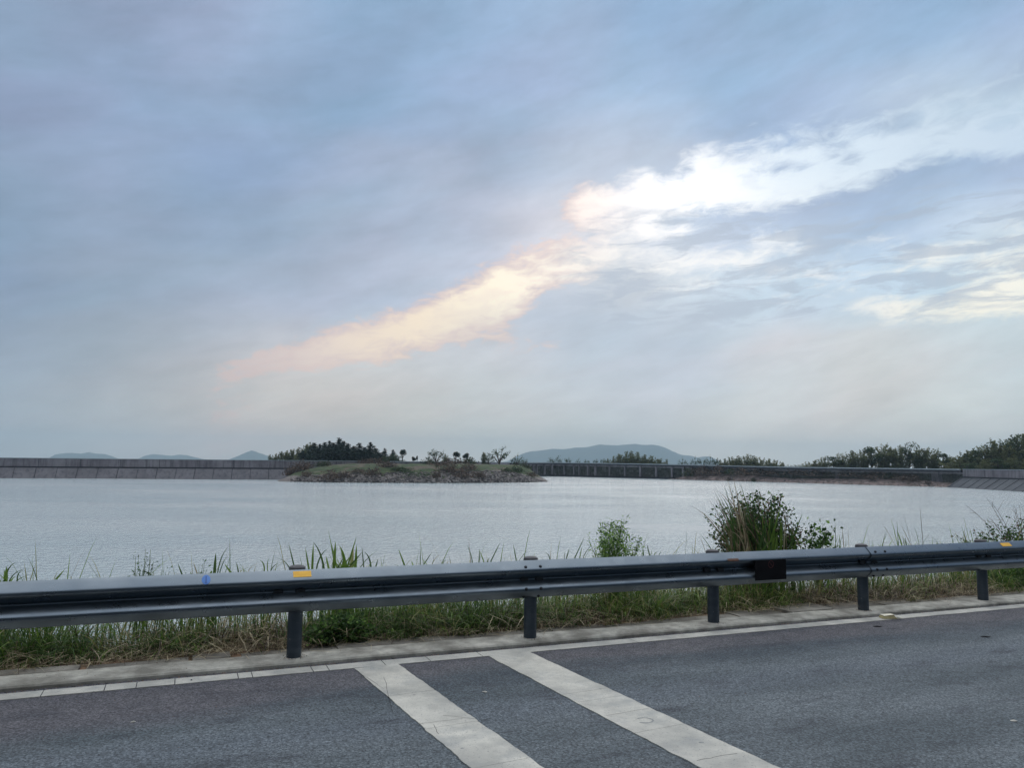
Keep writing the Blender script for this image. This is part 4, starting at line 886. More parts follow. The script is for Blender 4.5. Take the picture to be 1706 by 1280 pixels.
def beam(t0, t1, off, sag):
    mb = MB(); n = 26; J = len(WP); vs = []; th = .004
    for i in range(n+1):
        u = i/n; t_ = t0+(t1-t0)*u; dz = sag*math.sin(math.pi*u)+.003*(fbm(t_*1.3, 0, 70)-.5); dn = .004*(fbm(t_*.9, 4, 71)-.5)
        for (a, z) in WP: vs.append((t_, NOFF+a-off+dn, CZ+z+dz))
    for i in range(n+1):
        u = i/n; t_ = t0+(t1-t0)*u; dz = sag*math.sin(math.pi*u)+.003*(fbm(t_*1.3, 0, 70)-.5); dn = .004*(fbm(t_*.9, 4, 71)-.5)
        for (a, z) in WP: vs.append((t_, NOFF+a-off+th+dn, CZ+z*.985+dz))
    o = (n+1)*J; fs = []
    for i in range(n):
        for j in range(J-1): fs += [(i*J+j, i*J+j+1, (i+1)*J+j+1, (i+1)*J+j), (o+i*J+j, o+(i+1)*J+j, o+(i+1)*J+j+1, o+i*J+j+1)]
        fs += [(i*J, (i+1)*J, o+(i+1)*J, o+i*J), (i*J+J-1, o+i*J+J-1, o+(i+1)*J+J-1, (i+1)*J+J-1)]
    for j in range(J-1): fs += [(j, o+j, o+j+1, j+1), (n*J+j, n*J+j+1, o+n*J+j+1, o+n*J+j)]
    mb.add(vs, fs); ob = mb.obj('beam', M_beam, rail, True); md = ob.modifiers.new('edge', 'EDGE_SPLIT'); md.split_angle = R(50); return ob
JO = [-12.63, -8.51, -4.60, -.19, 4.04, 8.2, 12.3, 16.4]
for i in range(len(JO)-1): beam(JO[i], JO[i+1]+.30, .010 if i % 2 == 0 else 0.0, [0, .0, .0, .0, 0, 0, 0][i])
# each panel's left end is lapped over the panel before it; both lie between the same bolts
posts = [-10.7, -8.6, -6.5, -4.36, -2.08, 0.0, 2.03, 4.06, 6.0, 8.05, 10.1, 12.2, 14.2]
for i, t_ in enumerate(posts):
    mb = MB(); rr = .058; zt = .742
    mb.lathe([(rr, -.3), (rr, zt)], (t_, .0, 0), 28); p = mb.obj('post', M_post, rail, True); md = p.modifiers.new('edge', 'EDGE_SPLIT'); md.split_angle = R(40)
    mb = MB(); mb.lathe([(.0625, zt-.035), (.065, zt-.033), (.0665, zt-.004), (.064, zt+.005), (.054, zt+.013), (.03, zt+.018), (.008, zt+.019)], (t_, 0, 0), 28)
    c = mb.obj('post_cap', M_cap, p, True); md = c.modifiers.new('edge', 'EDGE_SPLIT'); md.split_angle = R(35)
    mb = MB(); mb.box(t_-.05, t_+.05, NOFF+.006, -.04, CZ-.09, CZ+.09); mb.obj('bracket', M_bolt, rail)
def on_beam(z):   # beam face offset and outward tilt at height z
    zs = [q[1] for q in WP][::-1]; ns = [q[0] for q in WP][::-1]; a = np.interp(z-CZ, zs, ns); e = .004
    s_ = (np.interp(z-CZ+e, zs, ns)-np.interp(z-CZ-e, zs, ns))/(2*e); return NOFF+a-.010, s_
def bolt(t_, z, r=.014):
    n_, s_ = on_beam(z); nv = np.array([0, -1, s_]); nv /= np.linalg.norm(nv); c = np.array([t_, n_, z]); mb = MB()
    mb.tube([c-nv*.006, c+nv*.004, c+nv*.009, c+nv*.011], [r, r, r*.75, r*.3], 12); mb.obj('bolt', M_bolt, rail)
for jt in (-4.60, -.19, 4.04, 8.2):
    for dt in (.08, .225):
        for z in (CZ+.115, CZ-.075, CZ-.150): bolt(jt+dt, z)
def washer(t_, z=CZ):
    mb = MB(); n_, s_ = on_beam(z); mb.box(t_-.038, t_+.038, n_-.012, n_+.012, z-.02, z+.02); o = mb.obj('washer_plate', M_bolt, rail); bevel(o, .003)
for t_ in (-2.23, -2.06, -.10, .05, 1.90, 2.06, 3.98, 4.16, 5.85, 6.02, -4.42, 8.05): washer(t_)
def patch(t0, t1, z0, z1, m, name, off=.0022, nz_=8, parent=None, skew=0):
    mb = MB(); vs = []
    for k in range(nz_+1):
        z = z0+(z1-z0)*k/nz_; n_, s_ = on_beam(z); nv = np.array([0, -1, s_]); nv /= np.linalg.norm(nv)
        for t_ in (t0+skew*k/nz_, t1+skew*k/nz_): vs.append((t_+nv[0]*off, n_+nv[1]*off, z+nv[2]*off))
    mb.add(vs, [(2*k, 2*k+1, 2*k+3, 2*k+2) for k in range(nz_)]); return mb.obj(name, m, parent or rail)
q = patch(-2.125, -1.985, .682, .722, M_yel, 'reflector'); q['label'] = 'bright yellow reflective sticker near the left post'
q = patch(6.20, 6.37, .680, .716, M_yel, 'reflector'); q['label'] = 'dull yellow reflective sticker near the right edge'
q = patch(2.10, 2.235, .655, .678, M_ora, 'reflector'); q['label'] = 'faded brown sticker left of the black plate'
def disc_on_beam(tc_, zc, r, m, name, off, parent, ring=None, seg=28):
    mb = MB(); vs = []; n = seg
    def pt(a, rr):
        t_ = tc_+rr*math.cos(a); z = zc+rr*math.sin(a); n_, s_ = on_beam(z); nv = np.array([0, -1, s_]); nv /= np.linalg.norm(nv); return (t_, n_+nv[1]*off, z+nv[2]*off)
    if ring is None:
        vs = [pt(0, 0)]; 
        for rr in (r*.5, r): vs += [pt(6.2832*k/n, rr) for k in range(n)]
        fs = [(0, 1+k, 1+(k+1) % n) for k in range(n)]+[(1+k, 1+n+k, 1+n+(k+1) % n, 1+(k+1) % n) for k in range(n)]
    else:
        for rr in (ring, r): vs += [pt(6.2832*k/n, rr) for k in range(n)]
        fs = [(k, n+k, n+(k+1) % n, (k+1) % n) for k in range(n)]
    mb.add(vs, fs); return mb.obj(name, m, parent)
q = disc_on_beam(-2.77, .692, .031, M_blue, 'sticker', .0022, rail); q['label'] = 'round blue sticker with a dark upright stroke'
q2 = patch(-2.7740, -2.7665, .668, .714, M_blued, 'numeral', .0032, 5, q)
# black plate with the faint red no-entry ring
mb = MB(); nv_ = NOFF-.083-.012; mb.box(2.43, 2.835, nv_-.004, nv_, CZ-.118, CZ+.085); plate = mb.obj('plate', M_black, rail); bevel(plate, .002); plate['label'] = 'black plate with a faint red crossed ring'
def flat_ring(tc_, zc, rx, rz, w_, y, m, parent):
    mb = MB(); n = 32; vs = []
    for k in range(n): a = 6.2832*k/n; vs += [(tc_+rx*math.cos(a), y, zc+rz*math.sin(a)), (tc_+(rx-w_)*math.cos(a), y, zc+(rz-w_)*math.sin(a))]
    mb.add(vs, [(2*k, 2*k+1, (2*k+3) % (2*n), (2*k+2) % (2*n)) for k in range(n)])
    d = .7; mb.add([(tc_-rx*d-.002, y-.0008, zc+rz*d), (tc_-rx*d+.005, y-.0008, zc+rz*d), (tc_+rx*d+.002, y-.0008, zc-rz*d), (tc_+rx*d-.005, y-.0008, zc-rz*d)], [(0, 1, 2, 3)])
    mb.obj('emblem', m, parent)
flat_ring(2.635, CZ+.040, .036, .038, .005, nv_-.006, M_red, plate)

# ------------------------------------------------------------------ foreground plants
def fg(name, a, b, trans=.35, rough=.6): return mat(name, lin(a), lin(b), 9, rough, trans=trans, spec=.35)
G1 = fg('grass_green', (88, 122, 50), (124, 152, 70)); G2 = fg('grass_deep', (58, 88, 44), (84, 112, 56)); G3 = fg('grass_yellow', (136, 138, 84), (164, 160, 108)); 
D1 = fg('straw_pale', (176, 164, 134), (206, 194, 164), .25); D2 = fg('straw_brown', (118, 104, 82), (146, 130, 104), .25); D3 = fg('dead_brown', (62, 52, 44), (84, 72, 60), .2)
L1 = fg('leaf_dark', (42, 68, 38), (62, 90, 48), .35); L2 = fg('leaf_mid', (68, 104, 48), (94, 128, 62), .4); L3 = fg('leaf_light', (126, 162, 80), (150, 182, 102), .45); LB = fg('leaf_brown', (92, 76, 56), (116, 96, 72), .25)
TW = mat('twig', lin((84, 72, 64)), lin((110, 96, 84)), 20, .8); TG = mat('green_stem', lin((84, 104, 60)), lin((104, 122, 76)), 20, .7)
GM = [G1, G2, G3, D1, D2, D3]
# cover by stretch of verge: (from px, to px, greens, dry, height, mix)
SEG = [(-260, -60, 1.0, .5, .42), (-60, 150, 1.0, .35, .42), (150, 255, .28, .45, .36), (255, 330, .6, .7, .40), (330, 505, .10, 1.7, .42), (505, 600, .6, .5, .34), (600, 860, 1.0, .55, .42), (860, 1000, .6, .9, .40), (1000, 1190, 1.1, .35, .44), (1190, 1330, .8, .6, .42), (1330, 1440, .12, 1.6, .45), (1440, 1640, .22, 1.4, .36), (1640, 1760, 1.0, .3, .42), (1760, 2300, .7, .7, .42)]
def seg_at(t_):
    px = proj(K(t_, .6, 0))[0]
    for s_ in SEG:
        if s_[0] <= px < s_[1]: return s_
    return SEG[0] if px < SEG[0][0] else SEG[-1]
def edge_n(t_): return .36+.10*(fbm(t_*1.6, 0, 90)-.5)+.30*max(0, fbm(t_*.8, 3, 91)-.5)+(.12 if 1.8 < t_ < 5 else 0)
random.seed(21); np.random.seed(21)
def tuft_blades(mb, t_, n_, h, k, spread, mats_, wmin, wmax, bend):
    cl = random.uniform(0, 6.283)
    for _ in range(k):
        a = random.gauss(cl, 1.1); hh = h*random.uniform(.45, 1.25); b = bend*random.uniform(.25, 1.7)*hh
        bt = t_+random.gauss(0, spread); bn = n_+random.gauss(0, spread); z0 = bank_z(bt, bn)-.01
        dt, dn = math.cos(a), math.sin(a); top = hh*random.uniform(.75, 1)
        pts = [np.array([bt+dt*b*s_**1.8, bn+dn*b*s_**1.8, z0+top*(s_-.45*min(1.5, b/hh)*s_**2.8)]) for s_ in (0, .3, .6, .85, 1.0)]
        sa = a+math.pi/2+random.uniform(-.7, .7); mb.blade(pts, random.uniform(wmin, wmax), (math.cos(sa), math.sin(sa), 0), random.choice(mats_))
green = MB(); dry = MB()
for t_ in np.arange(-9.5, 13, .055):
    g_, d_h = seg_at(t_)[2], seg_at(t_)[3]; hh = seg_at(t_)[4]*1.25; e = edge_n(t_)
    near_f = 1.0 if -5.5 < t_ < 8.5 else .4
    for n_ in np.concatenate([np.arange(e, 1.1, .085), np.arange(1.15, 2.6, .12)]):
        tt = t_+random.uniform(-.03, .03); nn = n_+random.uniform(-.04, .04); patchy = fbm(tt*2.2, nn*2.2, 93)
        edgef = min(1, .35+(n_-e)*2.2)
        if random.random() < g_*(.35+1.1*patchy)*near_f:
            dark = fbm(tt*1.1, nn*1.1, 95)
            tuft_blades(green, tt, nn, hh*edgef*random.uniform(.75, 1.15), 9, .035, [0, 0, 1, 1, 2] if dark < .5 else [1, 1, 0, 1], .004, .012, .85)
        if random.random() < d_h*.8*near_f:
            tuft_blades(dry, tt, nn, hh*edgef*random.uniform(.45, .95), 9, .06, [0, 0, 1, 2] if fbm(tt*1.5, nn, 97) > .42 and not 3.2 < tt < 6 else [0, 1, 1, 2, 2], .0035, .010, 1.3)
for _ in range(620):
    t_ = random.uniform(-6, 9); n_ = random.uniform(.6, 1.3); tuft_blades(green, t_, n_, random.uniform(.72, 1.0), 3, .03, [0, 0, 1, 2], .006, .013, .4)
for _ in range(60):
    t_ = random.uniform(-6, 9); n_ = random.uniform(.6, 1.3); tuft_blades(dry, t_, n_, random.uniform(.7, .95), 2, .03, [0, 1], .004, .008, .5)
# litter of fallen straw at the foot and over the slabs
for _ in range(2600):
    t_ = random.uniform(-5.5, 8.5); n_ = edge_n(t_)+random.gauss(-.02, .13); a = random.gauss(0, .7)+(0 if random.random() < .7 else 1.5); L = random.uniform(.06, .26); z0 = max(bank_z(t_, n_), .034 if n_ < .42 else -9)+.006
    if n_ < .02 or (n_ < .2 and random.random() < .6): continue
    d_ = np.array([math.cos(a), math.sin(a), 0]); c = np.array([t_, n_, z0]); lift = random.uniform(0, .05)
    dry.blade([c, c+d_*L*.35+(0, 0, lift*.8), c+d_*L*.7+(0, 0, lift), c+d_*L+(0, 0, lift*.3)], random.uniform(.002, .0055), (-d_[1], d_[0], .2), random.choice([0, 0, 1, 2]))
go = kplace(green.obj('grass', [G1, G2, G3])); tag(go, 'rough green grass along the verge behind the kerb', 'grass', kind='stuff')
do = kplace(dry.obj('dry_grass', [D1, D2, D3])); tag(do, 'dead straw and brown stalks tangled through the verge', 'dry grass', kind='stuff')

def reeds(label, n, blades, group='reed tufts showing above the rail', cat='reeds', filler=0, name='reed_tuft', mset=(0, 1, 2)):
    """blades: (base px, tip px, tip py, width mm, bow, material)"""
    t0 = float(np.mean([at(b[0], 960, n)[0] for b in blades])); root_z = bank_z(t0, n)
    mb = MB()
    for b in blades:
        bt = at(b[0], 960, n)[0]; nb = n+random.uniform(-.12, .12); tt, tz = at(b[1], b[2], nb+.02); z0 = bank_z(bt, nb)-.02; bow = b[4]
        p0 = np.array([bt+(bt-tt)*.15, nb, z0]); p1 = np.array([tt, nb+random.uniform(-.1, .1), tz]); Q = at(b[0], float(np.interp(b[0], [0, 495, 880, 1190, 1440, 1690], [979, 952, 932, 921, 912, 905])), nb); Q = np.array([Q[0], nb, Q[1]])
        bow *= .8; mid = Q*.45+p1*.55+np.array([-bow*(1 if tt > bt else -1), 0, abs(bow)*1.1]); pts = [p0, (p0+Q)/2]
        for s_ in np.linspace(0, 1, 7): pts.append((1-s_)**2*Q+2*s_*(1-s_)*mid+s_**2*p1)
        sa = random.uniform(-.5, .5); mb.blade([q-np.array([t0, n, root_z]) for q in pts], b[3]*(2.1 if name == 'reed_clump' else 1.5)/1000, (math.cos(sa), math.sin(sa), 0), b[5], True)
    o = mb.obj(name, [G1, G2, G3, D1, D2, D3]); loc = K(t0, n, root_z); o.location = loc; o.rotation_euler = (0, 0, KA); tag(o, label, cat, group); return o
def rb(cx, n, top, sp=12, w=9, m=(0, 1), lean=0):
    return [(cx+random.uniform(-sp*.4, sp*.4), cx+random.uniform(-sp, sp)+lean, top+random.uniform(0, 32), w*random.uniform(.6, 1.2), random.uniform(-.03, .06), random.choice(m)) for _ in range(n)]
reeds('broad green reed tuft at the left edge of the rail', 1.0, [(8, 9, 944, 22, .01, 0), (12, 3, 950, 14, .0, 0), (8, 33, 935, 10, .08, 1), (12, 62, 946, 8, .1, 1), (20, 60, 960, 9, .06, 1), (30, 46, 950, 7, .08, 1), (2, -10, 948, 16, .02, 0), (14, 24, 962, 12, .02, 0)]+rb(5, 8, 955, 25))
reeds('single slanting green blade left of the feathery weed', .9, [(86, 109, 948, 14, .0, 0), (92, 96, 964, 6, .0, 1)])
reeds('tall narrow reeds just right of the blue sticker', 1.0, [(357, 360, 922, 18, .0, 1), (350, 352, 948, 16, .0, 0), (362, 383, 909, 7, .05, 1), (365, 378, 925, 6, .02, 1), (387, 374, 940, 15, .0, 0), (398, 393, 935, 8, .0, 1), (330, 322, 936, 8, .0, 3), (305, 296, 940, 10, .0, 1), (320, 317, 952, 9, .0, 0)])
reeds('arching thin reeds left of the first cap in view', 1.0, [(440, 428, 931, 9, .05, 0), (446, 448, 930, 6, .02, 0), (484, 452, 930, 7, .07, 1), (450, 474, 935, 7, .06, 1), (492, 482, 905, 11, .0, 1), (400, 402, 948, 6, 0, 3), (412, 436, 940, 5, .05, 3)])
reeds('dense tuft of wide green leaves behind the yellow sticker', .95, [(515, 510, 914, 12, .0, 0), (520, 522, 905, 14, .0, 0), (527, 550, 913, 10, .06, 1), (540, 522, 903, 13, .04, 1), (556, 556, 900, 20, .0, 0), (562, 553, 903, 12, .0, 0), (575, 563, 908, 22, .03, 0), (578, 592, 893, 12, .0, 0), (585, 591, 912, 26, .0, 2), (592, 594, 908, 18, .0, 0), (606, 604, 910, 9, .0, 1), (600, 632, 916, 6, .03, 1), (618, 603, 918, 10, .04, 1), (626, 630, 932, 8, 0, 1), (548, 545, 928, 16, .0, 0), (568, 580, 925, 16, .0, 0)]+rb(575, 16, 915, 40, 12))
reeds('loose thin reeds right of the wide-leaved tuft', 1.0, [(664, 650, 938, 8, 0, 1), (674, 663, 914, 12, 0, 0), (688, 688, 936, 9, 0, 0), (700, 699, 912, 6, 0, 1), (706, 716, 918, 8, 0, 1), (711, 706, 932, 8, 0, 0), (720, 728, 922, 5, .02, 3), (738, 755, 936, 6, .05, 1), (745, 756, 940, 6, .05, 3)])
reeds('spiky reeds midway to the jointed post', 1.0, [(787, 774, 906, 8, .02, 1), (784, 782, 897, 4, 0, 4), (798, 801, 915, 9, 0, 1), (806, 803, 918, 8, 0, 0), (818, 830, 903, 9, 0, 1), (812, 815, 930, 7, 0, 1)])
reeds('thin reeds either side of the jointed post', 1.0, [(860, 853, 906, 8, 0, 1), (866, 874, 913, 7, 0, 1), (916, 906, 921, 7, .03, 1), (917, 917, 903, 5, 0, 3), (940, 934, 916, 6, 0, 1), (944, 948, 914, 8, 0, 1)])
reeds('slanting reed blades just left of the feathery light green shrub', 1.0, [(958, 976, 894, 8, 0, 1), (966, 962, 910, 7, 0, 0), (972, 980, 908, 6, .02, 1)])
reeds('slanting reed blades just right of the feathery light green shrub', 1.0, [(1082, 1075, 906, 12, 0, 1), (1072, 1074, 916, 10, 0, 1), (1090, 1088, 918, 6, 0, 0), (1098, 1100, 918, 7, 0, 1)])
reeds('two bent dark reeds left of the big shrub', 1.0, [(1188, 1162, 888, 6, .02, 1), (1188, 1168, 907, 7, .05, 1), (1176, 1164, 890, 4, .0, 4)])
reeds('slim upright reeds beside the small leafy shrub', 1.05, [(1392, 1386, 868, 9, 0, 1), (1400, 1396, 890, 8, 0, 0), (1406, 1406, 880, 7, 0, 4), (1414, 1400, 872, 5, .02, 3), (1424, 1419, 898, 5, 0, 3), (1448, 1450, 898, 6, 0, 3), (1352, 1347, 890, 12, 0, 1), (1358, 1340, 882, 10, .02, 1)])
reeds('tall dry stalks and green blades between the two right posts', 1.05, [(1470, 1474, 876, 9, 0, 1), (1466, 1456, 905, 6, .04, 1), (1480, 1470, 912, 6, .05, 0), (1497, 1496, 868, 6, 0, 1), (1503, 1503, 884, 14, 0, 0), (1492, 1473, 872, 5, 0, 4), (1519, 1501, 849, 6, 0, 5), (1518, 1508, 874, 5, 0, 4), (1538, 1520, 840, 5, 0, 5), (1510, 1497, 894, 10, 0, 1), (1530, 1523, 884, 4, 0, 5), (1560, 1555, 905, 5, 0, 3)])
reeds('short dark stalks left of the twiggy shrub', 1.1, [(1612, 1608, 884, 7, 0, 4), (1608, 1604, 890, 5, 0, 4), (1600, 1592, 903, 5, .03, 1), (1625, 1620, 895, 5, 0, 4)])
# big reed plume through the large shrub
bl = []
for (a, b, c, w_, bo, m_) in [(1245, 1213, 786, 9, .02, 3), (1240, 1209, 795, 8, .03, 3), (1248, 1221, 803, 10, .02, 4), (1235, 1204, 806, 11, .02, 1), (1255, 1196, 816, 12, .12, 4), (1250, 1200, 820, 9, .13, 4), (1245, 1192, 812, 9, .02, 1), (1225, 1184, 838, 7, .12, 1), (1235, 1206, 848, 8, .05, 4), (1230, 1187, 845, 7, .05, 1), (1262, 1230, 800, 10, .03, 1),
        (1286, 1281, 822, 18, 0, 1), (1284, 1287, 826, 22, 0, 1), (1280, 1291, 836, 20, 0, 0), (1278, 1280, 862, 16, 0, 0), (1296, 1294, 870, 12, 0, 0), (1276, 1266, 838, 12, .02, 1), (1310, 1299, 842, 7, .02, 4), (1318, 1313, 852, 9, 0, 5), (1325, 1322, 856, 6, 0, 1), (1306, 1300, 870, 10, 0, 3), (1335, 1322, 880, 6, 0, 4)]: bl.append((a, b, c, w_, bo, m_))
for _ in range(72):
    u = random.random(); bx = 1230+random.uniform(-18, 55); tx = bx-10-50*u+random.uniform(-8, 14); bl.append((bx, tx, random.uniform(800, 880)+abs(tx-1240)*.25, random.uniform(5, 10), random.uniform(.05, .18), random.choice([4, 4, 1, 1, 3, 5])))
for _ in range(24): bx = random.uniform(1262, 1330); bl.append((bx, bx+random.uniform(-16, 22), random.uniform(838, 905)+max(0, bx-1290)*.5, random.uniform(9, 18), random.uniform(-.02, .06), random.choice([0, 0, 1, 1, 1])))
reeds('tall reed plume sweeping left out of the big dark shrub', .98, bl, group=None, name='reed_clump')

def shrub(label, n, base_px, blobs, stems, leaves, lsz, mats_, mw, stem_mat, group=None, name='leafy_shrub', narrow=.5, depth=.3, cat='shrub'):
    """blobs: (px, py, radius px, density weight); leaves gather at twig ends inside them"""
    t0 = at(base_px, 950, n)[0]; z0 = bank_z(t0, n); sc = np.linalg.norm(K(t0, n, 0)[:2])/F; r = empty(name, K(t0, n, z0), KA); tag(r, label, cat, group)
    st = MB(); lf = MB(); wsum = sum(b[3] for b in blobs)
    for k in range(stems):
        b = random.choices(blobs, [q[3] for q in blobs])[0]; tt, tz = at(b[0], b[1], n); a = random.uniform(0, 6.28); q = b[2]*sc*random.random()**.5
        tip = np.array([tt-t0+math.cos(a)*q, random.uniform(-depth, depth), tz-z0+math.sin(a)*q*.9]); s0 = np.array([random.gauss(0, .05), random.gauss(0, .05), 0]); mid = s0*.5+tip*np.array([.35, .35, .55])+np.random.normal(size=3)*.03
        pts = [(1-s_)**2*s0+2*s_*(1-s_)*mid+s_**2*tip for s_ in np.linspace(0, 1, 7)]; st.tube(pts, [.006*(1-.75*s_) for s_ in np.linspace(0, 1, 7)], 5)
        for j in range(int(leaves/stems)):
            s_ = 1-abs(random.gauss(0, .28)); s_ = max(.25, min(1, s_)); x = s_*6; i = min(5, int(x)); p = pts[i]*(1-(x-i))+pts[i+1]*(x-i); d = np.random.normal(size=3)+np.array([0, 0, .35]); d /= np.linalg.norm(d)
            off = random.uniform(0, lsz*2.2); L = lsz*random.uniform(.6, 1.25); lf.leaf(p+d*off, d+np.random.normal(size=3)*.5, L*1.2, L*narrow*1.5, random.choices(range(len(mats_)), mw)[0])
    st.obj('stems', stem_mat, r); lf.obj('leaves', mats_, r); return r
shrub('large dark tangled shrub rising above the rail, tallest plant on the verge', 1.35, 1262, [(1210, 860, 20, 1.4), (1240, 866, 32, 3.0), (1218, 888, 24, 1.8), (1262, 880, 34, 3.2), (1292, 866, 28, 2.6), (1283, 826, 10, .5), (1258, 824, 8, .25), (1240, 828, 14, .6), (1308, 892, 22, 1.6), (1270, 845, 26, 2.2), (1322, 875, 8, .25), (1260, 915, 44, 2.6), (1225, 905, 22, 1.2)], 200, 10000, .034, [L1, L2, LB, L3], [5, 2.2, 1.6, .25], TW)
shrub('feathery light green shrub standing alone over the rail near the middle', 1.0, 1020, [(1000, 905, 22, 2), (1022, 890, 22, 2.6), (1040, 905, 26, 2.4), (1035, 868, 8, .5), (1012, 878, 7, .5), (985, 895, 8, .4), (1062, 900, 10, .5), (1020, 920, 34, 2)], 44, 2300, .032, [L2, L3, L1], [3, 4.5, .6], TG, narrow=.30, depth=.22)
shrub('small broad-leaved green shrub right of the big dark one', 1.15, 1368, [(1360, 885, 14, 1.5), (1380, 880, 12, 1.5), (1370, 900, 22, 2), (1350, 905, 14, 1)], 22, 330, .052, [L1, L2, L3], [3, 3, .5], TG, narrow=.6, depth=.15)
shrub('delicate feathery weed standing left of the blue sticker', .95, 240, [(236, 925, 10, 1.5), (244, 940, 14, 2), (258, 936, 6, .6), (228, 955, 10, .8), (247, 918, 5, .5)], 13, 150, .024, [L1, L2], [2, 3], TG, narrow=.3, depth=.05, name='weed', group='feathery weeds over the left rail', cat='weed')
shrub('smaller feathery weed right beside the blue sticker', .95, 338, [(340, 935, 6, 1), (338, 948, 9, 1)], 7, 60, .024, [L1, L2], [2, 3], TG, narrow=.3, depth=.05, name='weed', group='feathery weeds over the left rail', cat='weed')
shrub('tiny weed sprig leaning right between the two feathery weeds', .95, 268, [(274, 955, 7, 1)], 4, 30, .024, [L1, L2], [2, 3], TG, narrow=.3, depth=.05, name='weed', group='feathery weeds over the left rail', cat='weed')
shrub('low creeping shrub with round leaves along the right rail', 1.3, 1650, [(1580, 906, 10, .5), (1600, 896, 10, .8), (1628, 888, 12, 1), (1655, 885, 16, 1.5), (1680, 882, 18, 2.2), (1700, 880, 22, 3), (1690, 900, 24, 3), (1740, 880, 40, 4)], 60, 1100, .036, [L1, L2, LB], [4, 3, .8], TW, narrow=.6, depth=.25)
# bare twigs
def twigs(label, n, base_px, tips):
    t0 = at(base_px, 950, n)[0]; z0 = bank_z(t0, n); r = empty('twiggy_shrub', K(t0, n, z0), KA); tag(r, label, 'shrub'); st = MB()
    for (tx, ty) in tips:
        tt, tz = at(tx, ty, n); tip = np.array([tt-t0, random.uniform(-.15, .15), tz-z0]); mid = tip*np.array([.35, .4, .62])+np.random.normal(size=3)*.03; s0 = np.random.normal(size=3)*.03; s0[2] = -.02
        pts = [(1-s_)**2*s0+2*s_*(1-s_)*mid+s_**2*tip for s_ in np.linspace(0, 1, 9)]; st.tube(pts, [.007*(1-.8*s_) for s_ in np.linspace(0, 1, 9)], 5)
        for i in (3, 4, 5, 6, 7):
            if random.random() < .8:
                d = pts[i+1]-pts[i]; d /= np.linalg.norm(d); e = pts[i]+(d+np.random.normal(size=3)*.45)*random.uniform(.07, .2); st.tube([pts[i], e], [.003, .001], 4)
    st.obj('twigs', TW, r); return r
twigs('bare twiggy shrub reaching up at the right edge over the rail', 1.3, 1712, [(1622, 843), (1640, 830), (1650, 838), (1680, 842), (1700, 843), (1690, 842), (1634, 866), (1660, 862), (1690, 860), (1720, 835), (1640, 880), (1670, 872), (1740, 830)])
# leafy plant on the kerb below the rail
def kerb_plant(label, px0, px1, n, h, cnt, sz, group=None):
    t0, t1 = at(px0, 1070, n)[0], at(px1, 1070, n)[0]; tc_ = (t0+t1)/2; r = empty('leafy_weed', K(tc_, n, .03), KA); tag(r, label, 'weed', group); st = MB(); lf = MB(); W_ = (t1-t0)/2
    for k in range(int(cnt/9)):
        x = random.uniform(-1, 1); y = random.uniform(-.8, .8); z = h*math.sqrt(max(.05, 1-x*x*.75))*random.uniform(.25, 1.0); tip = np.array([x*W_, y*W_*.55, z]); s0 = np.array([x*W_*.35, y*.05, 0]); mid = (s0+tip)/2+np.array([0, 0, .04])
        st.tube([s0, mid, tip], [.003, .0025, .0015], 4)
        for j in range(9):
            p = tip*.45+tip*.55*random.random()+np.random.normal(size=3)*.022; p[2] = max(p[2], .01); d = np.random.normal(size=3)*np.array([1, 1, .5]); lf.leaf(p, d, sz*random.uniform(.6, 1.2), sz*.75, random.choices([0, 1, 2], [4, 4, .6])[0], .1)
    st.obj('stems', TG, r); lf.obj('leaves', [L1, L2, L3], r)
kerb_plant('bushy round-leaved green weed on the kerb right of the left post', 508, 618, .40, .26, 1500, .04)
kerb_plant('low green-leaved weed under the rail at the right edge', 1660, 1740, .75, .35, 700, .045)

# ------------------------------------------------------------------ small litter
M_pack = mat('packaging', lin((226, 218, 184)), lin((238, 236, 220)), 30, .5); M_packd = mat('packaging_side', lin((176, 164, 118)), lin((196, 184, 140)), 30, .6)
g_ = ground(1480, 1028, .02); r = empty('crushed_packet', (g_[0], g_[1], .006), R(8)); tag(r, 'crushed cream and yellow packet lying on the white edge line', 'litter')
mb = MB(); mb.add([(-.09, -.05, 0), (.07, -.06, 0), (.085, .04, 0), (-.085, .05, 0), (-.075, -.04, .030), (.03, -.05, .040), (.045, .03, .036), (-.07, .04, .030)], [(0, 3, 2, 1), (4, 5, 6, 7), (0, 1, 5, 4), (1, 2, 6, 5), (2, 3, 7, 6), (3, 0, 4, 7)]); bevel(mb.obj('box', M_packd, r), .005)
mb = MB(); mb.add([(-.078, -.045, .032), (.034, -.055, .044), (.10, -.05, .02), (.14, -.035, .012), (.135, .03, .016), (.05, .034, .040), (-.072, .045, .033)], [(0, 1, 5, 6), (1, 2, 5), (2, 3, 4), (2, 4, 5)]); mb.obj('flap', M_pack, r)
def small_flat(name, px, py, L, W_, m, label, cat, rot=0, h=.01):
    g_ = ground(px, py, .006); mb = MB(); n = 10; vs = [(0, 0, h)]
    for k in range(n): a = 6.283*k/n; rr = random.uniform(.8, 1.1); vs.append((L/2*math.cos(a)*rr, W_/2*math.sin(a)*rr, h*.3*random.random()+.001))
    mb.add(vs, [(0, 1+k, 1+(k+1) % n) for k in range(n)]+[tuple(range(n, 0, -1))]); o = mb.obj(name, m); o.location = (g_[0], g_[1], .001); o.rotation_euler = (0, 0, rot); tag(o, label, cat)
small_flat('dead_leaf', 1462, 1044, .10, .045, M_black, 'small dark leaf on the asphalt just below the crushed packet', 'leaf')
small_flat('dead_leaf', 1642, 1061, .10, .05, M_black, 'small dark leaf on the asphalt at the far right of the lane', 'leaf')
small_flat('pebble', 1689, 1201, .05, .03, M_line, 'white chip lying on the asphalt near the right edge', 'pebble')
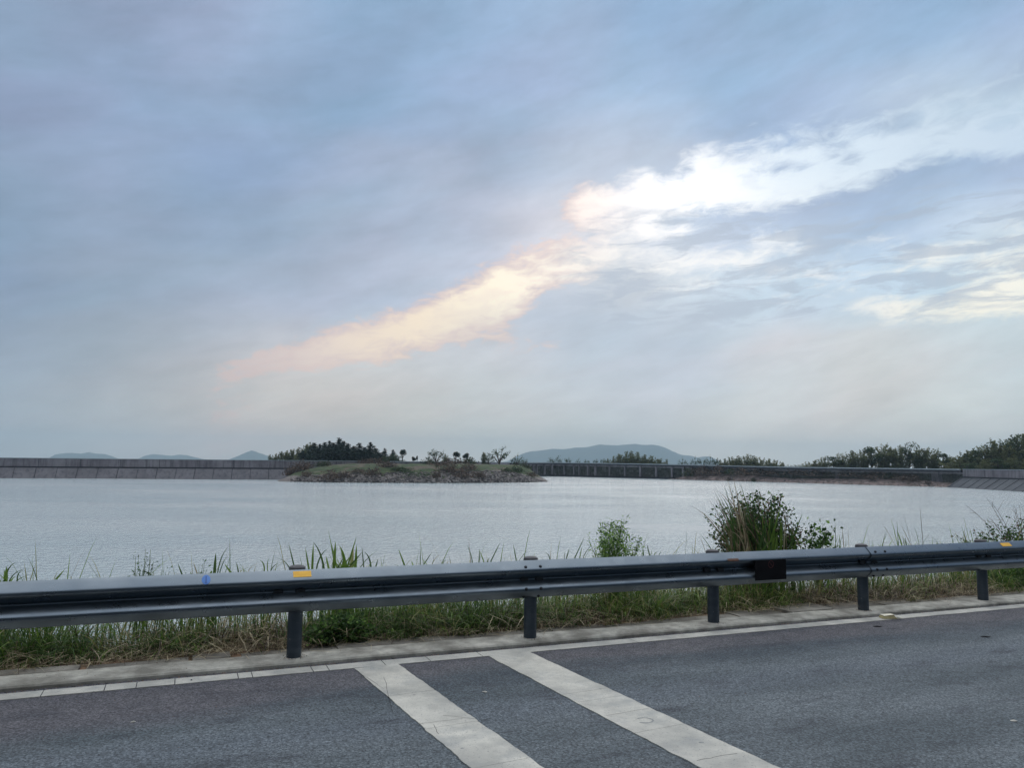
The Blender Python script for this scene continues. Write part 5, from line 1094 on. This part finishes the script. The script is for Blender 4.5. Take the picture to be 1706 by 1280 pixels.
small_flat('pebble', 222, 1203, .035, .012, M_line, 'thin white sliver on the asphalt at the left', 'pebble', .5)
small_flat('pebble', 808, 1153, .04, .02, M_line, 'pale chip on the asphalt between the two white bars', 'pebble')
small_flat('pebble', 319, 1134, .022, .018, M_bolt, 'dark pebble on the white edge line at the left', 'pebble', 0, .012)

# grit along the kerb foot, and round the posts as stand-in contact shade
mb = MB(); random.seed(77)
def stone(t_, n_, z_, q):
    p = np.array([t_, n_, z_]); a = random.uniform(0, 6.28); v = [(q*random.uniform(.6, 1.1)*math.cos(a+k*1.571), q*random.uniform(.6, 1.1)*math.sin(a+k*1.571), 0) for k in range(4)]
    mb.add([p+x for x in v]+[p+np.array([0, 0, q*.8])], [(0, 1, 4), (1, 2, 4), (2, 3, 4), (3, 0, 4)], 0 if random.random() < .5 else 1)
for _ in range(2600):
    t_ = random.uniform(-6, 10); n_ = kf(t_)-abs(random.gauss(0, .035))-.004; stone(t_, n_, 0, random.uniform(.002, .007))
for _ in range(900): t_ = random.uniform(-6, 10); stone(t_, random.uniform(-.1, .33), .036, random.uniform(.002, .006))
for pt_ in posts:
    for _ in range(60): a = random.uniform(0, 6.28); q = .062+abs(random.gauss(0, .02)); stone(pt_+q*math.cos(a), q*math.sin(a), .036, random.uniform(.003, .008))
for _ in range(700): stone(random.uniform(-6, 10), -.4-abs(random.gauss(0, .9)), 0, random.uniform(.0015, .0045))
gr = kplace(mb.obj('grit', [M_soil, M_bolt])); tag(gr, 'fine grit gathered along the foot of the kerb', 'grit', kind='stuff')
# ------------------------------------------------------------------ haze
M_haze = bpy.data.materials.new('haze'); M_haze.use_nodes = True; t = M_haze.node_tree; t.nodes.clear()
o_ = t.nodes.new('ShaderNodeOutputMaterial'); pv = t.nodes.new('ShaderNodeVolumePrincipled'); pv.inputs['Color'].default_value = (.66, .86, 1.0, 1); pv.inputs['Density'].default_value = 1.35e-4; pv.inputs['Anisotropy'].default_value = .1
t.links.new(pv.outputs[0], o_.inputs['Volume'])
mb = MB(); mb.box(-9800, 9800, -9800, 9800, -10.5, 300); hz_ = mb.obj('haze', M_haze); tag(hz_, 'thin blue-grey haze lying over land and water', 'haze', kind='stuff')
